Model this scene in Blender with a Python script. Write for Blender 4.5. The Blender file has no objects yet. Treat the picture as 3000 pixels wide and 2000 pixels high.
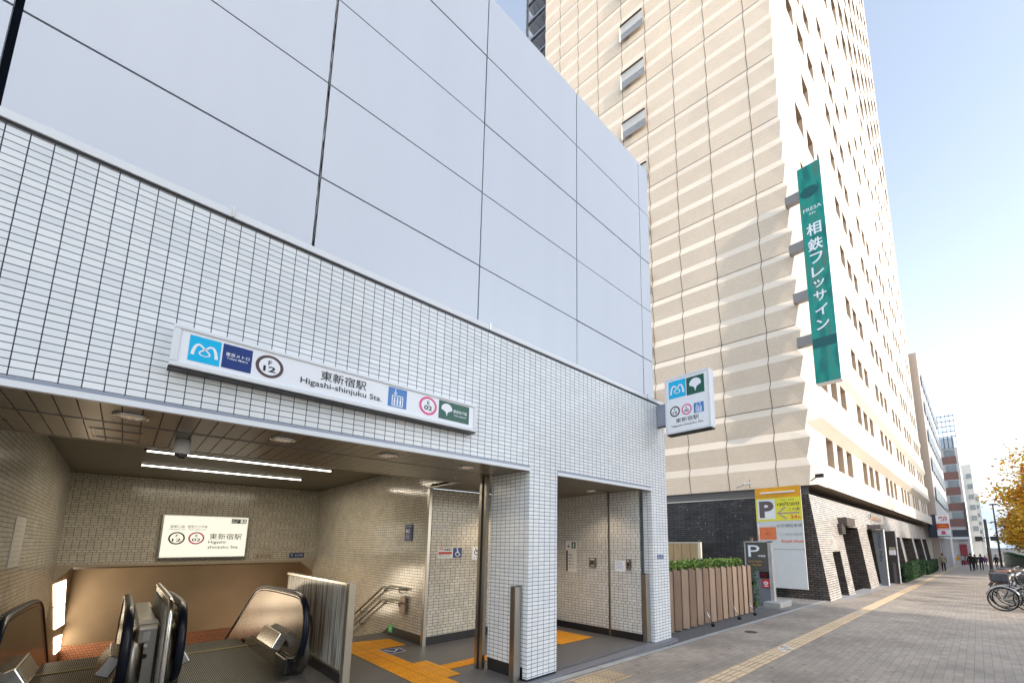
import bpy, bmesh, math, random
from mathutils import Vector, Matrix
random.seed(7)
R = math.radians
scene = bpy.context.scene
COL = scene.collection

# ------------------------------------------------------------------ helpers
def tag(o, label=None, cat=None, group=None, kind=None):
    if label: o['label'] = label
    if cat: o['category'] = cat
    if group: o['group'] = group
    if kind: o['kind'] = kind
    return o

def thing(name, label, cat, loc=(0, 0, 0), rz=0.0, group=None):
    o = bpy.data.objects.new(name, None)
    o.empty_display_size = 0.2
    COL.objects.link(o)
    o.location = loc
    o.rotation_euler = (0, 0, rz)
    return tag(o, label, cat, group)

FRONT = ('F',)
class MB:
    """collects geometry (world or local coordinates) and links it as one mesh object"""
    def __init__(s, o=(0, 0, 0), u=(1, 0, 0), v=(0, 1, 0), n=(0, 0, 1)):
        s.vs = []; s.fs = []; s.mi = []; s.ms = []
        s.o = Vector(o); s.u = Vector(u); s.v = Vector(v); s.n = Vector(n)
        s.smooth = []; s.ch = []; s.cur = 0; s.nt = 0
    def P(s, p):
        return s.o + s.u * p[0] + s.v * p[1] + s.n * p[2]
    def m(s, mat):
        if mat not in s.ms: s.ms.append(mat)
        return s.ms.index(mat)
    def add(s, vs, fs, mat, smooth=False):
        b = len(s.vs); k = s.m(mat)
        s.vs += [s.P(p) for p in vs]
        for f in fs:
            s.fs.append([b + i for i in f]); s.mi.append(k); s.smooth.append(smooth); s.ch.append(s.cur)
        return s
    def quad(s, a, b, c, d, mat):
        return s.add([a, b, c, d], [(0, 1, 2, 3)], mat)
    def box(s, a, b, mat, bev=0.0):
        x0, y0, z0 = [min(a[i], b[i]) for i in range(3)]
        x1, y1, z1 = [max(a[i], b[i]) for i in range(3)]
        if bev <= 0:
            vs = [(x0, y0, z0), (x1, y0, z0), (x1, y1, z0), (x0, y1, z0), (x0, y0, z1), (x1, y0, z1), (x1, y1, z1), (x0, y1, z1)]
            return s.add(vs, [(0, 3, 2, 1), (4, 5, 6, 7), (0, 1, 5, 4), (1, 2, 6, 5), (2, 3, 7, 6), (3, 0, 4, 7)], mat)
        bm = bmesh.new()
        bmesh.ops.create_cube(bm, size=1)
        for v in bm.verts:
            v.co = Vector(((x0 + x1) / 2 + v.co.x * (x1 - x0), (y0 + y1) / 2 + v.co.y * (y1 - y0), (z0 + z1) / 2 + v.co.z * (z1 - z0)))
        bmesh.ops.bevel(bm, geom=bm.edges[:], offset=bev, segments=2, profile=0.5, affect='EDGES')
        s.bm(bm, mat); bm.free()
        return s
    def bm(s, bm, mat, smooth=False):
        bm.verts.index_update()
        s.add([tuple(v.co) for v in bm.verts], [[v.index for v in f.verts] for f in bm.faces], mat, smooth)
    def poly(s, pts, w0, w1, mat):
        """polygon in (u,v) extruded along n from w0 to w1"""
        k = len(pts)
        vs = [(p[0], p[1], w0) for p in pts] + [(p[0], p[1], w1) for p in pts]
        fs = [list(range(k))[::-1], list(range(k, 2 * k))] + [(i, (i + 1) % k, k + (i + 1) % k, k + i) for i in range(k)]
        return s.add(vs, fs, mat)
    def flat(s, pts, w, mat):
        return s.add([(p[0], p[1], w) for p in pts], [list(range(len(pts)))], mat)
    def tube(s, pts, r, mat, k=8, closed=False, cap=True, flat=1.0):
        pts = [Vector(p) for p in pts]; n = len(pts)
        rr = r if isinstance(r, (list, tuple)) else [r] * n
        vs = []; up = Vector((0, 0, 1)); prev = None
        for i, p in enumerate(pts):
            a = pts[(i - 1) % n] if (closed or i > 0) else p
            b = pts[(i + 1) % n] if (closed or i < n - 1) else p
            t = (b - a).normalized() if (b - a).length > 1e-9 else Vector((0, 0, 1))
            if prev is None:
                x = t.cross(Vector((0, 0, 1)))
                if x.length < 0.05: x = t.cross(Vector((1, 0, 0)))
            else:
                x = prev - t * prev.dot(t)
            x.normalize(); prev = x; y = t.cross(x)
            for j in range(k):
                an = 2 * math.pi * j / k
                vs.append(tuple(p + x * (rr[i] * math.cos(an)) + y * (rr[i] * flat * math.sin(an))))
        fs = []
        m = n if closed else n - 1
        for i in range(m):
            for j in range(k):
                i2 = (i + 1) % n; j2 = (j + 1) % k
                fs.append((i * k + j, i * k + j2, i2 * k + j2, i2 * k + j))
        s.add(vs, fs, mat, True)
        if cap and not closed:
            b = len(s.vs) - len(vs); q = s.m(mat)
            s.fs.append([b + j for j in range(k)][::-1]); s.mi.append(q); s.smooth.append(False); s.ch += [s.cur, s.cur]
            s.fs.append([b + (n - 1) * k + j for j in range(k)]); s.mi.append(q); s.smooth.append(False)
        return s
    def ring(s, c, r, rt, mat, axis='X', seg=28, k=6, sx=1.0):
        pts = []
        for i in range(seg):
            a = 2 * math.pi * i / seg
            if axis == 'X': pts.append((c[0], c[1] + r * math.cos(a) * sx, c[2] + r * math.sin(a)))
            elif axis == 'Z': pts.append((c[0] + r * math.cos(a), c[1] + r * math.sin(a), c[2]))
            else: pts.append((c[0] + r * math.cos(a), c[1], c[2] + r * math.sin(a)))
        return s.tube(pts, rt, mat, k, closed=True)
    def cyl(s, a, b, r, mat, k=16):
        return s.tube([a, b], r, mat, k)
    def ball(s, c, r, mat, seg=16, sc=(1, 1, 1)):
        bm = bmesh.new(); bmesh.ops.create_uvsphere(bm, u_segments=seg, v_segments=seg // 2 + 2, radius=r)
        for v in bm.verts: v.co = Vector((c[0] + v.co.x * sc[0], c[1] + v.co.y * sc[1], c[2] + v.co.z * sc[2]))
        s.bm(bm, mat, True); bm.free(); return s
    def disc(s, c, r, mat, w, seg=32, rin=0.0, ry=None):
        ry = ry or r
        if rin <= 0:
            return s.flat([(c[0] + r * math.cos(2 * math.pi * i / seg), c[1] + ry * math.sin(2 * math.pi * i / seg)) for i in range(seg)], w, mat)
        q = rin / r
        vs = []; fs = []
        for i in range(seg):
            a = 2 * math.pi * i / seg
            vs.append((c[0] + r * math.cos(a), c[1] + ry * math.sin(a), w)); vs.append((c[0] + q * r * math.cos(a), c[1] + q * ry * math.sin(a), w))
        for i in range(seg):
            j = (i + 1) % seg
            fs.append((2 * i, 2 * j, 2 * j + 1, 2 * i + 1))
        return s.add(vs, fs, mat)
    def stroke(s, pts, wd, w, mat):
        """flat ribbon polyline in (u,v)"""
        pts = [Vector((p[0], p[1], 0)) for p in pts]; n = len(pts)
        ww = wd if isinstance(wd, (list, tuple)) else [wd] * n
        vs = []
        for i, p in enumerate(pts):
            a = pts[max(0, i - 1)]; b = pts[min(n - 1, i + 1)]
            t = (b - a).normalized(); x = Vector((-t.y, t.x, 0))
            vs.append((p.x + x.x * ww[i] / 2, p.y + x.y * ww[i] / 2, w)); vs.append((p.x - x.x * ww[i] / 2, p.y - x.y * ww[i] / 2, w))
        return s.add(vs, [(2 * i, 2 * i + 1, 2 * i + 3, 2 * i + 2) for i in range(n - 1)], mat)
    def text(s, st, u0, v0, u1, v1, w, mat, bold=0.0, rot=0):
        cu = bpy.data.curves.new('t', 'FONT'); cu.body = st; cu.size = 1.0; cu.offset = bold; cu.resolution_u = 3
        ob = bpy.data.objects.new('t', cu); COL.objects.link(ob)
        bpy.context.view_layer.update()
        dg = bpy.context.evaluated_depsgraph_get()
        me = bpy.data.meshes.new_from_object(ob.evaluated_get(dg))
        vs = [Vector(v.co) for v in me.vertices]; fs = [list(p.vertices) for p in me.polygons]
        bpy.data.objects.remove(ob); bpy.data.curves.remove(cu); bpy.data.meshes.remove(me)
        if not vs: return s
        if rot: vs = [Vector((v.y, -v.x, 0)) if rot == 1 else Vector((-v.y, v.x, 0)) for v in vs]
        a = min(v.x for v in vs); b = max(v.x for v in vs); c = min(v.y for v in vs); d = max(v.y for v in vs)
        s.nt += 1; s.cur = s.nt
        s.add([(u0 + (v.x - a) / max(b - a, 1e-6) * (u1 - u0), v0 + (v.y - c) / max(d - c, 1e-6) * (v1 - v0), w) for v in vs], fs, mat)
        s.cur = 0
        return s
    def build(s, name, parent=None, label=None, cat=None, group=None, kind=None, bevel=0.0):
        ids = sorted(set(s.ch))
        if name == 'lettering' and len(ids) > 1:
            o = None
            for i in ids:
                c = MB(); mp = {}
                for f, mi_, sm_, q in zip(s.fs, s.mi, s.smooth, s.ch):
                    if q != i: continue
                    for v in f:
                        if v not in mp: mp[v] = len(c.vs); c.vs.append(s.vs[v])
                    c.fs.append([mp[v] for v in f]); c.mi.append(c.m(s.ms[mi_])); c.smooth.append(sm_); c.ch.append(0)
                o = c.build('lettering' if i else 'symbol', parent)
            return o
        me = bpy.data.meshes.new(name)
        off = Vector((0, 0, 0)); rot = None
        me.from_pydata([tuple(v) for v in s.vs], [], s.fs)
        for m_ in s.ms: me.materials.append(m_)
        me.polygons.foreach_set('material_index', s.mi)
        me.polygons.foreach_set('use_smooth', s.smooth)
        me.update()
        o = bpy.data.objects.new(name, me); COL.objects.link(o)
        if parent: o.parent = parent
        if bevel:
            md = o.modifiers.new('b', 'BEVEL'); md.width = bevel; md.segments = 2; md.limit_method = 'ANGLE'; md.angle_limit = R(50)
        return tag(o, label, cat, group, kind)

def copy_tree(o, parent=None):
    c = o.copy(); COL.objects.link(c); c.parent = parent
    for ch in [q for q in bpy.data.objects if q.parent == o]:
        copy_tree(ch, c)
    return c

# sign frames: facing the road (-Y): u=+X v=+Z ; facing back along the street (-X): u=-Y v=+Z
def FY(y, x=0, z=0): return dict(o=(x, y, z), u=(1, 0, 0), v=(0, 0, 1), n=(0, -1, 0))
def FX(x, y=0, z=0): return dict(o=(x, y, z), u=(0, -1, 0), v=(0, 0, 1), n=(-1, 0, 0))

# ------------------------------------------------------------------ materials
def newmat(name):
    m = bpy.data.materials.new(name); m.use_nodes = True
    nt = m.node_tree; b = nt.nodes['Principled BSDF']
    return m, nt, b
def N(nt, t, **kw):
    n = nt.nodes.new(t)
    for k, v in kw.items(): setattr(n, k, v)
    return n
def L(nt, a, b): nt.links.new(a, b)
def col4(c): return (c[0], c[1], c[2], 1)

def mat(name, c, rough=0.5, metal=0.0, var=0.08, scale=6.0, bump=0.0, emis=None, es=0.0, bscale=None, stretch=None, coat=0.0, spec=None):
    m, nt, b = newmat(name)
    geo = N(nt, 'ShaderNodeNewGeometry')
    vec = geo.outputs['Position']
    if stretch:
        mp = N(nt, 'ShaderNodeMapping'); mp.inputs['Scale'].default_value = stretch
        L(nt, vec, mp.inputs['Vector']); vec = mp.outputs['Vector']
    nz = N(nt, 'ShaderNodeTexNoise'); nz.inputs['Scale'].default_value = scale; nz.inputs['Detail'].default_value = 5
    L(nt, vec, nz.inputs['Vector'])
    mx = N(nt, 'ShaderNodeMix', data_type='RGBA')
    mx.inputs['A'].default_value = col4([max(0, x * (1 - var * 1.6)) for x in c])
    mx.inputs['B'].default_value = col4([min(1, x * (1 + var * 1.6)) for x in c])
    L(nt, nz.outputs['Fac'], mx.inputs['Factor']); L(nt, mx.outputs['Result'], b.inputs['Base Color'])
    b.inputs['Metallic'].default_value = metal
    if coat: b.inputs['Coat Weight'].default_value = coat; b.inputs['Coat Roughness'].default_value = 0.08
    if spec is not None: b.inputs['Specular IOR Level'].default_value = spec
    mr = N(nt, 'ShaderNodeMapRange'); mr.inputs['To Min'].default_value = max(0.02, rough * 0.8); mr.inputs['To Max'].default_value = min(1, rough * 1.2)
    L(nt, nz.outputs['Fac'], mr.inputs['Value']); L(nt, mr.outputs['Result'], b.inputs['Roughness'])
    if bump:
        n2 = N(nt, 'ShaderNodeTexNoise'); n2.inputs['Scale'].default_value = bscale or scale * 4; n2.inputs['Detail'].default_value = 4
        L(nt, vec, n2.inputs['Vector'])
        bp = N(nt, 'ShaderNodeBump'); bp.inputs['Strength'].default_value = bump; bp.inputs['Distance'].default_value = 0.02
        L(nt, n2.outputs['Fac'], bp.inputs['Height']); L(nt, bp.outputs['Normal'], b.inputs['Normal'])
    if emis:
        b.inputs['Emission Color'].default_value = col4(emis); b.inputs['Emission Strength'].default_value = es
    return m

def brick(name, plane, w, h, mortar, c1, c2, cm, rough=0.3, offset=0.0, freq=2, bump=0.4, var=0.06, nscale=3.0, metal=0.0, dirt=0.0, wav=0.0, squash=1.0, sqf=2, bdist=0.004, spec=None, spots=0.0):
    m, nt, b = newmat(name)
    geo = N(nt, 'ShaderNodeNewGeometry'); sp = N(nt, 'ShaderNodeSeparateXYZ'); cb = N(nt, 'ShaderNodeCombineXYZ')
    L(nt, geo.outputs['Position'], sp.inputs[0])
    ax = {'X': 0, 'Y': 1, 'Z': 2}
    L(nt, sp.outputs[ax[plane[0]]], cb.inputs[0]); L(nt, sp.outputs[ax[plane[1]]], cb.inputs[1])
    vec = cb.outputs[0]
    if wav:
        nw = N(nt, 'ShaderNodeTexNoise'); nw.inputs['Scale'].default_value = 4.0; L(nt, geo.outputs['Position'], nw.inputs['Vector'])
        sb = N(nt, 'ShaderNodeVectorMath', operation='SUBTRACT'); sb.inputs[1].default_value = (0.5, 0.5, 0.5); L(nt, nw.outputs['Color'], sb.inputs[0])
        sc = N(nt, 'ShaderNodeVectorMath', operation='SCALE'); sc.inputs['Scale'].default_value = wav; L(nt, sb.outputs[0], sc.inputs[0])
        ad = N(nt, 'ShaderNodeVectorMath', operation='ADD'); L(nt, vec, ad.inputs[0]); L(nt, sc.outputs[0], ad.inputs[1]); vec = ad.outputs[0]
    br = N(nt, 'ShaderNodeTexBrick'); br.offset = offset; br.offset_frequency = freq; br.squash = squash; br.squash_frequency = sqf
    for k, v in (('Scale', 1.0), ('Mortar Size', mortar), ('Mortar Smooth', 0.1), ('Bias', 0.0), ('Brick Width', w), ('Row Height', h)): br.inputs[k].default_value = v
    br.inputs['Color1'].default_value = col4(c1); br.inputs['Color2'].default_value = col4(c2); br.inputs['Mortar'].default_value = col4(cm)
    L(nt, vec, br.inputs['Vector'])
    nz = N(nt, 'ShaderNodeTexNoise'); nz.inputs['Scale'].default_value = nscale; nz.inputs['Detail'].default_value = 6; L(nt, geo.outputs['Position'], nz.inputs['Vector'])
    mr = N(nt, 'ShaderNodeMapRange'); mr.inputs['From Min'].default_value = 0.3; mr.inputs['From Max'].default_value = 0.7
    mr.inputs['To Min'].default_value = 1 - var - dirt; mr.inputs['To Max'].default_value = 1 + var; L(nt, nz.outputs['Fac'], mr.inputs['Value'])
    ml = N(nt, 'ShaderNodeVectorMath', operation='SCALE'); L(nt, br.outputs['Color'], ml.inputs[0]); L(nt, mr.outputs['Result'], ml.inputs['Scale'])
    outc = ml.outputs[0]
    if spots:
        ns = N(nt, 'ShaderNodeTexNoise'); ns.inputs['Scale'].default_value = 9.0; ns.inputs['Detail'].default_value = 2; L(nt, geo.outputs['Position'], ns.inputs['Vector'])
        rs = N(nt, 'ShaderNodeMapRange'); rs.inputs['From Min'].default_value = .66; rs.inputs['From Max'].default_value = .72; rs.inputs['To Min'].default_value = 1.0; rs.inputs['To Max'].default_value = 1 - spots; L(nt, ns.outputs['Fac'], rs.inputs['Value'])
        m2 = N(nt, 'ShaderNodeVectorMath', operation='SCALE'); L(nt, outc, m2.inputs[0]); L(nt, rs.outputs['Result'], m2.inputs['Scale']); outc = m2.outputs[0]
    L(nt, outc, b.inputs['Base Color'])
    rr = N(nt, 'ShaderNodeMapRange'); rr.inputs['To Min'].default_value = rough; rr.inputs['To Max'].default_value = 0.85
    L(nt, br.outputs['Fac'], rr.inputs['Value']); L(nt, rr.outputs['Result'], b.inputs['Roughness'])
    b.inputs['Metallic'].default_value = metal
    if spec is not None: b.inputs['Specular IOR Level'].default_value = spec
    if bump:
        inv = N(nt, 'ShaderNodeMath', operation='SUBTRACT'); inv.inputs[0].default_value = 1.0; L(nt, br.outputs['Fac'], inv.inputs[1])
        n3 = N(nt, 'ShaderNodeTexNoise'); n3.inputs['Scale'].default_value = 9.0; L(nt, geo.outputs['Position'], n3.inputs['Vector'])
        am = N(nt, 'ShaderNodeMath', operation='MULTIPLY_ADD'); am.inputs[1].default_value = 0.5; L(nt, n3.outputs['Fac'], am.inputs[0]); L(nt, inv.outputs[0], am.inputs[2])
        bp = N(nt, 'ShaderNodeBump'); bp.inputs['Strength'].default_value = bump; bp.inputs['Distance'].default_value = bdist
        L(nt, am.outputs[0], bp.inputs['Height']); L(nt, bp.outputs['Normal'], b.inputs['Normal'])
    return m

NAVY = (0.022, 0.026, 0.045)
TW, TH, TM = 0.094, 0.0474, 0.0028
tile_f = brick('tile_front', 'XZ', TW, TH, TM, (.88, .885, .88), (.79, .80, .81), NAVY, .16, wav=.003, var=.03)
tile_s = brick('tile_side', 'YZ', TW, TH, TM, (.88, .885, .88), (.79, .80, .81), NAVY, .16, wav=.003, var=.03)
itile_f = brick('inner_tile_front', 'XZ', TW, TH, TM, (.74, .70, .60), (.62, .58, .49), (.012, .009, .006), .13, offset=.5, freq=5, wav=.005, dirt=.05)
itile_s = brick('inner_tile_side', 'YZ', TW, TH, TM, (.74, .70, .60), (.62, .58, .49), (.012, .009, .006), .13, offset=.5, freq=5, wav=.005, dirt=.05)
etile_s = brick('lift_hall_tile', 'YZ', TW, TH, TM, (.74, .73, .70), (.64, .63, .60), (.014, .014, .018), .15, offset=.5, freq=6, wav=.004)
orange_tile = brick('orange_tile', 'XZ', .07, .07, .005, (.50, .22, .12), (.42, .18, .10), (.12, .06, .04), .4, offset=.5)
white_al = mat('white_aluminium', (.78, .79, .80), .35, .0, .03, 2)
grey_al = mat('grey_aluminium', (.32, .35, .42), .4, .3, .05)
steel = mat('stainless_steel', (.42, .40, .36), .3, 1.0, .1, 3, stretch=(6, 6, .5))
steel_br = mat('bright_steel', (.72, .70, .66), .22, 1.0, .06, 3)
brown_steel = mat('brown_steel', (.16, .115, .07), .22, .9, .25, 1.3, stretch=(1, 1, .25))
black = mat('black_skirting', (.018, .018, .02), .3, .0, .2)
rubber = mat('black_rubber', (.008, .011, .02), .3, 0, .1, spec=.35)
dark = mat('dark_gap', (.01, .012, .02), .7)
seam = mat('panel_seam', (.006, .009, .018), .8, spec=.1)
ceil_mat = mat('ceiling_panel', (.24, .215, .16), .3, .5, .06, 1.5)
ceil_hi = mat('upper_ceiling', (.22, .20, .15), .6, 0, .08, 2)
copper = mat('brown_wall_panel', (.38, .285, .19), .36, .65, .3, .6, .25, bscale=1.2)
hood_m = mat('beige_hood', (.50, .43, .33), .45, .2, .06)
floor_m = mat('station_floor', (.15, .145, .14), .45, 0, .12, 3, .15, bscale=60)
granite = mat('granite', (.20, .20, .22), .55, 0, .25, 90)
grating_m = brick('threshold_grating', 'XY', .03, .03, .006, (.34, .34, .35), (.28, .28, .30), (.05, .05, .05), .5)
white_paint = mat('white_paint', (.80, .80, .80), .4, 0, .02)
sign_white = mat('sign_white', (.82, .83, .86), .3, 0, .02, 1.5, emis=(.9, .93, 1.), es=.06)
ink = mat('black_ink', (.012, .012, .014), .4, 0, 0)
cyan = mat('cyan', (.0, .42, .72), .35, 0, .03, emis=(0, .5, .85), es=.10)
navy = mat('navy', (.012, .04, .20), .35, 0, .1)
blue = mat('blue', (.06, .22, .55), .35, 0, .05)
pink = mat('pink', (.80, .08, .26), .4, 0, .03)
brown_ring = mat('brown_ring', (.10, .06, .055), .4, 0, .03)
green = mat('ginkgo_green', (.008, .10, .065), .35, 0, .1)
lit_white = mat('lit_white', (.85, .85, .78), .4, 0, 0, emis=(.92, .93, .80), es=.75)
lamp_m = mat('tube_glow', (.9, .9, .85), .4, 0, 0, emis=(1, .94, .82), es=7)
panel_glow = mat('panel_glow', (.9, .9, .85), .4, 0, 0, emis=(1, .84, .62), es=8.0)
down_m = mat('downlight_lens', (.65, .55, .42), .25, .4, .2, 60, emis=(1, .75, .5), es=.15)
yellow_tac = brick('tactile_yellow', 'XY', .3, .3, .004, (.95, .42, .01), (.88, .38, .01), (.40, .16, .01), .5, bump=.6)
pave_tan = brick('tactile_tan', 'XY', .3, .3, .005, (.66, .49, .30), (.58, .43, .27), (.28, .2, .13), .75, bump=.5, var=.1, dirt=.1, nscale=2)

def dots_on(m, scale=16.0, c=(.35, .14, .0)):
    return m
def cladding():
    m, nt, b = newmat('satin_cladding')
    geo = N(nt, 'ShaderNodeNewGeometry')
    nz = N(nt, 'ShaderNodeTexNoise'); nz.inputs['Scale'].default_value = 1.0; nz.inputs['Detail'].default_value = 5; mpc = N(nt, 'ShaderNodeMapping'); mpc.inputs['Scale'].default_value = (2.2, 1, .22); L(nt, geo.outputs['Position'], mpc.inputs[0]); L(nt, mpc.outputs[0], nz.inputs['Vector'])
    mx = N(nt, 'ShaderNodeMix', data_type='RGBA'); mx.inputs['A'].default_value = (.52, .54, .575, 1); mx.inputs['B'].default_value = (.565, .585, .62, 1)
    L(nt, nz.outputs['Fac'], mx.inputs['Factor']); L(nt, mx.outputs['Result'], b.inputs['Base Color'])
    b.inputs['Metallic'].default_value = .25; b.inputs['Roughness'].default_value = .42
    bp = N(nt, 'ShaderNodeBump'); bp.inputs['Strength'].default_value = .12; bp.inputs['Distance'].default_value = .03
    n2 = N(nt, 'ShaderNodeTexNoise'); n2.inputs['Scale'].default_value = 1.1; L(nt, geo.outputs['Position'], n2.inputs['Vector'])
    L(nt, n2.outputs['Fac'], bp.inputs['Height']); L(nt, bp.outputs['Normal'], b.inputs['Normal'])
    return m
clad = cladding()

# ------------------------------------------------------------------ ground
SL = 0.022
def gz(x):
    return -SL * (min(max(x, 3.7), 160) - 3.9) - 0.006
asphalt = mat('asphalt', (.055, .055, .058), .85, 0, .25, 25, .3, bscale=120)
earth = mat('ground_asphalt', (.10, .095, .09), .9, 0, .25, 3, .3, bscale=80)
paver = brick('pavers', 'XY', .19, .095, .002, (.42, .35, .285), (.33, .28, .23), (.20, .17, .145), .6, offset=.5, bump=.35, var=.16, dirt=.12, nscale=.8, bdist=.004, spots=.4)
kerb_m = brick('kerb_stone', 'XY', .9, 5.0, .006, (.44, .43, .40), (.37, .36, .34), (.13, .12, .12), .8, var=.1, nscale=4)
gravel_m = mat('gravel', (.14, .135, .13), .9, 0, .5, 45, .9, bscale=70)
cobble = brick('cobbles', 'XY', .12, .10, .012, (.38, .35, .31), (.26, .24, .22), (.08, .07, .06), .8, offset=.5, bump=.8, var=.15, bdist=.012)
XS = [-30, 3.7, 8, 16, 30, 60, 100, 160]
def strip(name, y0, y1, m, dz, xs, **kw):
    mb = MB(); vs = []
    for x in xs: vs += [(x, y0, gz(x) + dz), (x, y1, gz(x) + dz)]
    mb.add(vs, [(2 * i, 2 * i + 2, 2 * i + 3, 2 * i + 1) for i in range(len(xs) - 1)], m)
    return mb.build(name, **kw)
g = MB()
vs = []
ys = [-900, -16, 3.9]
xl = [-400, 3.7, 16, 60, 160, 1500]
for x in xl: vs += [(x, y, gz(x) - .16) for y in ys]
g.add(vs, [(3 * i + j, 3 * i + 3 + j, 3 * i + 4 + j, 3 * i + 1 + j) for i in range(len(xl) - 1) for j in range(2)], earth)
xl = [7, 16, 60, 160, 1500]; vs = []
for x in xl: vs += [(x, 3.9, gz(x) - .16), (x, 900, gz(x) - .16)]
g.add(vs, [(2 * i, 2 * i + 2, 2 * i + 3, 2 * i + 1) for i in range(len(xl) - 1)], earth)
g.add([(-400, 3.9, -.16), (-2, 3.9, -.16), (-2, 900, -.16), (-400, 900, -.16)], [(0, 1, 2, 3)], earth)
g.build('ground', kind='structure')
strip('road', -15.5, -4.6, asphalt, -.14, XS, kind='structure')
pv = MB(); vs = []
for x in XS: vs += [(x, -4.45, gz(x)), (x, 3.70, gz(x)), (x, -4.45, gz(x) - .2)]
pv.add(vs, [(3 * i, 3 * i + 3, 3 * i + 4, 3 * i + 1) for i in range(len(XS) - 1)], paver)
pv.build('pavement', kind='structure')
kb = MB()
for a, b in zip(XS[:-1], XS[1:]):
    kb.add([(a, -4.6, gz(a) + .004), (b, -4.6, gz(b) + .004), (b, -4.45, gz(b) + .004), (a, -4.45, gz(a) + .004), (a, -4.6, gz(a) - .2), (b, -4.6, gz(b) - .2)], [(0, 1, 2, 3), (4, 5, 1, 0)], kerb_m)
    kb.add([(a, 3.70, gz(a) + .004), (b, 3.70, gz(b) + .004), (b, 3.82, gz(b) + .004), (a, 3.82, gz(a) + .004)], [(0, 1, 2, 3)], kerb_m)
kb.build('kerb', kind='structure')
strip('path', 2.27, 2.56, pave_tan, .004, [-5, 3.7, 8, 16, 30, 60, 100, 160], kind='structure', label='tan tactile paving strip running along the middle of the pavement')
strip('gravel_bed', 3.82, 5.4, gravel_m, -.002, [6.66, 8, 12.6], kind='structure')
strip('driveway', 3.82, 7.4, cobble, .0, [12.6, 14, 16.9], kind='structure')
strip('forecourt', 3.30, 3.90, mat('forecourt_stone', (.36, .35, .35), .6, 0, .1, 3), .006, [17, 30, 62], kind='structure')
# slanted expansion seam and manhole in the pavement
wp = MB()
for x0 in (7.3, 13.2):
    for i in range(4): wp.add([(x0 + i * .12, 2.29 + (i % 2) * .1, gz(x0) + .008), (x0 + .08 + i * .12, 2.29 + (i % 2) * .1, gz(x0) + .008), (x0 + .09 + i * .12, 2.40 + (i % 2) * .1, gz(x0) + .008), (x0 + .01 + i * .12, 2.40 + (i % 2) * .1, gz(x0) + .008)], [(0, 1, 2, 3)], white_paint)
wp.build('paint_mark', kind='structure')
bt = MB(); xx = 3.9
barm = mat('tan_bar', (.70, .53, .34), .7)
while xx < 22:
    for j in range(4):
        y = 2.30 + j * .066; bt.add([(xx + .02, y, gz(xx) + .004), (xx + .27, y, gz(xx + .27) + .004), (xx + .27, y + .03, gz(xx + .27) + .004), (xx + .02, y + .03, gz(xx) + .004), (xx + .03, y + .006, gz(xx) + .011), (xx + .26, y + .006, gz(xx + .27) + .011), (xx + .26, y + .024, gz(xx + .27) + .011), (xx + .03, y + .024, gz(xx) + .011)], [(4, 5, 6, 7), (0, 1, 5, 4), (1, 2, 6, 5), (2, 3, 7, 6), (3, 0, 4, 7)], barm)
    xx += .3
bt.build('path_bars', kind='structure')
mh = MB(); mh.disc((8.6, 3.35), .12, mat('iron', (.07, .07, .07), .6, .6, .3, 30), gz(8.6) + .005, 20); mh.build('manhole_cover', label='small round dark iron cover set in the pavers near the fence', cat='manhole cover')
tp = MB(); tp.add([(3.80, 3.50, gz(3.8) + .006), (3.92, 3.22, gz(3.9) + .006), (4.50, 3.22, gz(4.5) + .006), (4.50, 3.64, gz(4.5) + .006), (3.80, 3.64, gz(3.8) + .006)], [(0, 1, 2, 3, 4)], pave_tan)
iron_dot = mat('tactile_stud', (.20, .14, .07), .7)
for i in range(9):
    for j in range(6):
        x = 3.95 + i * .064; y = 3.27 + j * .064
        tp.disc((x, y), .011, iron_dot, gz(x) + .009, 8)
tp.build('tactile_pad', label='square tan tactile pad with dark studs at the kerb by the second doorway', cat='tactile paving')

# ------------------------------------------------------------------ STATION BUILDING
YF = 3.95
st = thing('station_entrance', 'white tiled subway station entrance under pale metal cladding panels', 'building', (0, 0, 0))
f = MB()
def wall_xz(mb, x0, x1, z0, z1, y, m): mb.quad((x0, y, z0), (x1, y, z0), (x1, y, z1), (x0, y, z1), m)
def wall_yz(mb, x, y0, y1, z0, z1, m): mb.quad((x, y0, z0), (x, y1, z0), (x, y1, z1), (x, y0, z1), m)
ZT = 4.083
wall_xz(f, -4, 6.65, 2.555, ZT, YF, tile_f)
wall_xz(f, -4, -.8, 0, 2.555, YF, tile_f)
wall_yz(f, 6.65, YF, 5.6, -.2, ZT, tile_s)
f.build('tiled_facade', st)
pl = MB()
wall_xz(pl, 3.407, 3.890, .03, 2.555, YF, tile_f); wall_yz(pl, 3.407, YF, 4.74, .15, 2.50, tile_s); wall_yz(pl, 3.890, YF, 4.74, .03, 2.50, tile_s)
pl.quad((3.407, 4.74, 0), (3.89, 4.74, 0), (3.89, 4.74, 2.5), (3.407, 4.74, 2.5), itile_f)
pl.box((3.412, YF + .005, -.1), (3.885, 4.735, .15), black)
pl.quad((3.407, YF + .0, .03), (3.407, 4.03, .03), (3.407, 4.03, .15), (3.407, YF, .15), tile_s)
pl.build('pillar', st)
cp = MB()
wall_xz(cp, 6.155, 6.65, -.035, 2.555, YF, tile_f); wall_yz(cp, 6.155, YF, 4.13, -.035, 2.50, tile_s)
cp.box((6.16, YF + .005, -.3), (6.645, 5.0, -.03), black)
cp.build('pillar', st)
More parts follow.
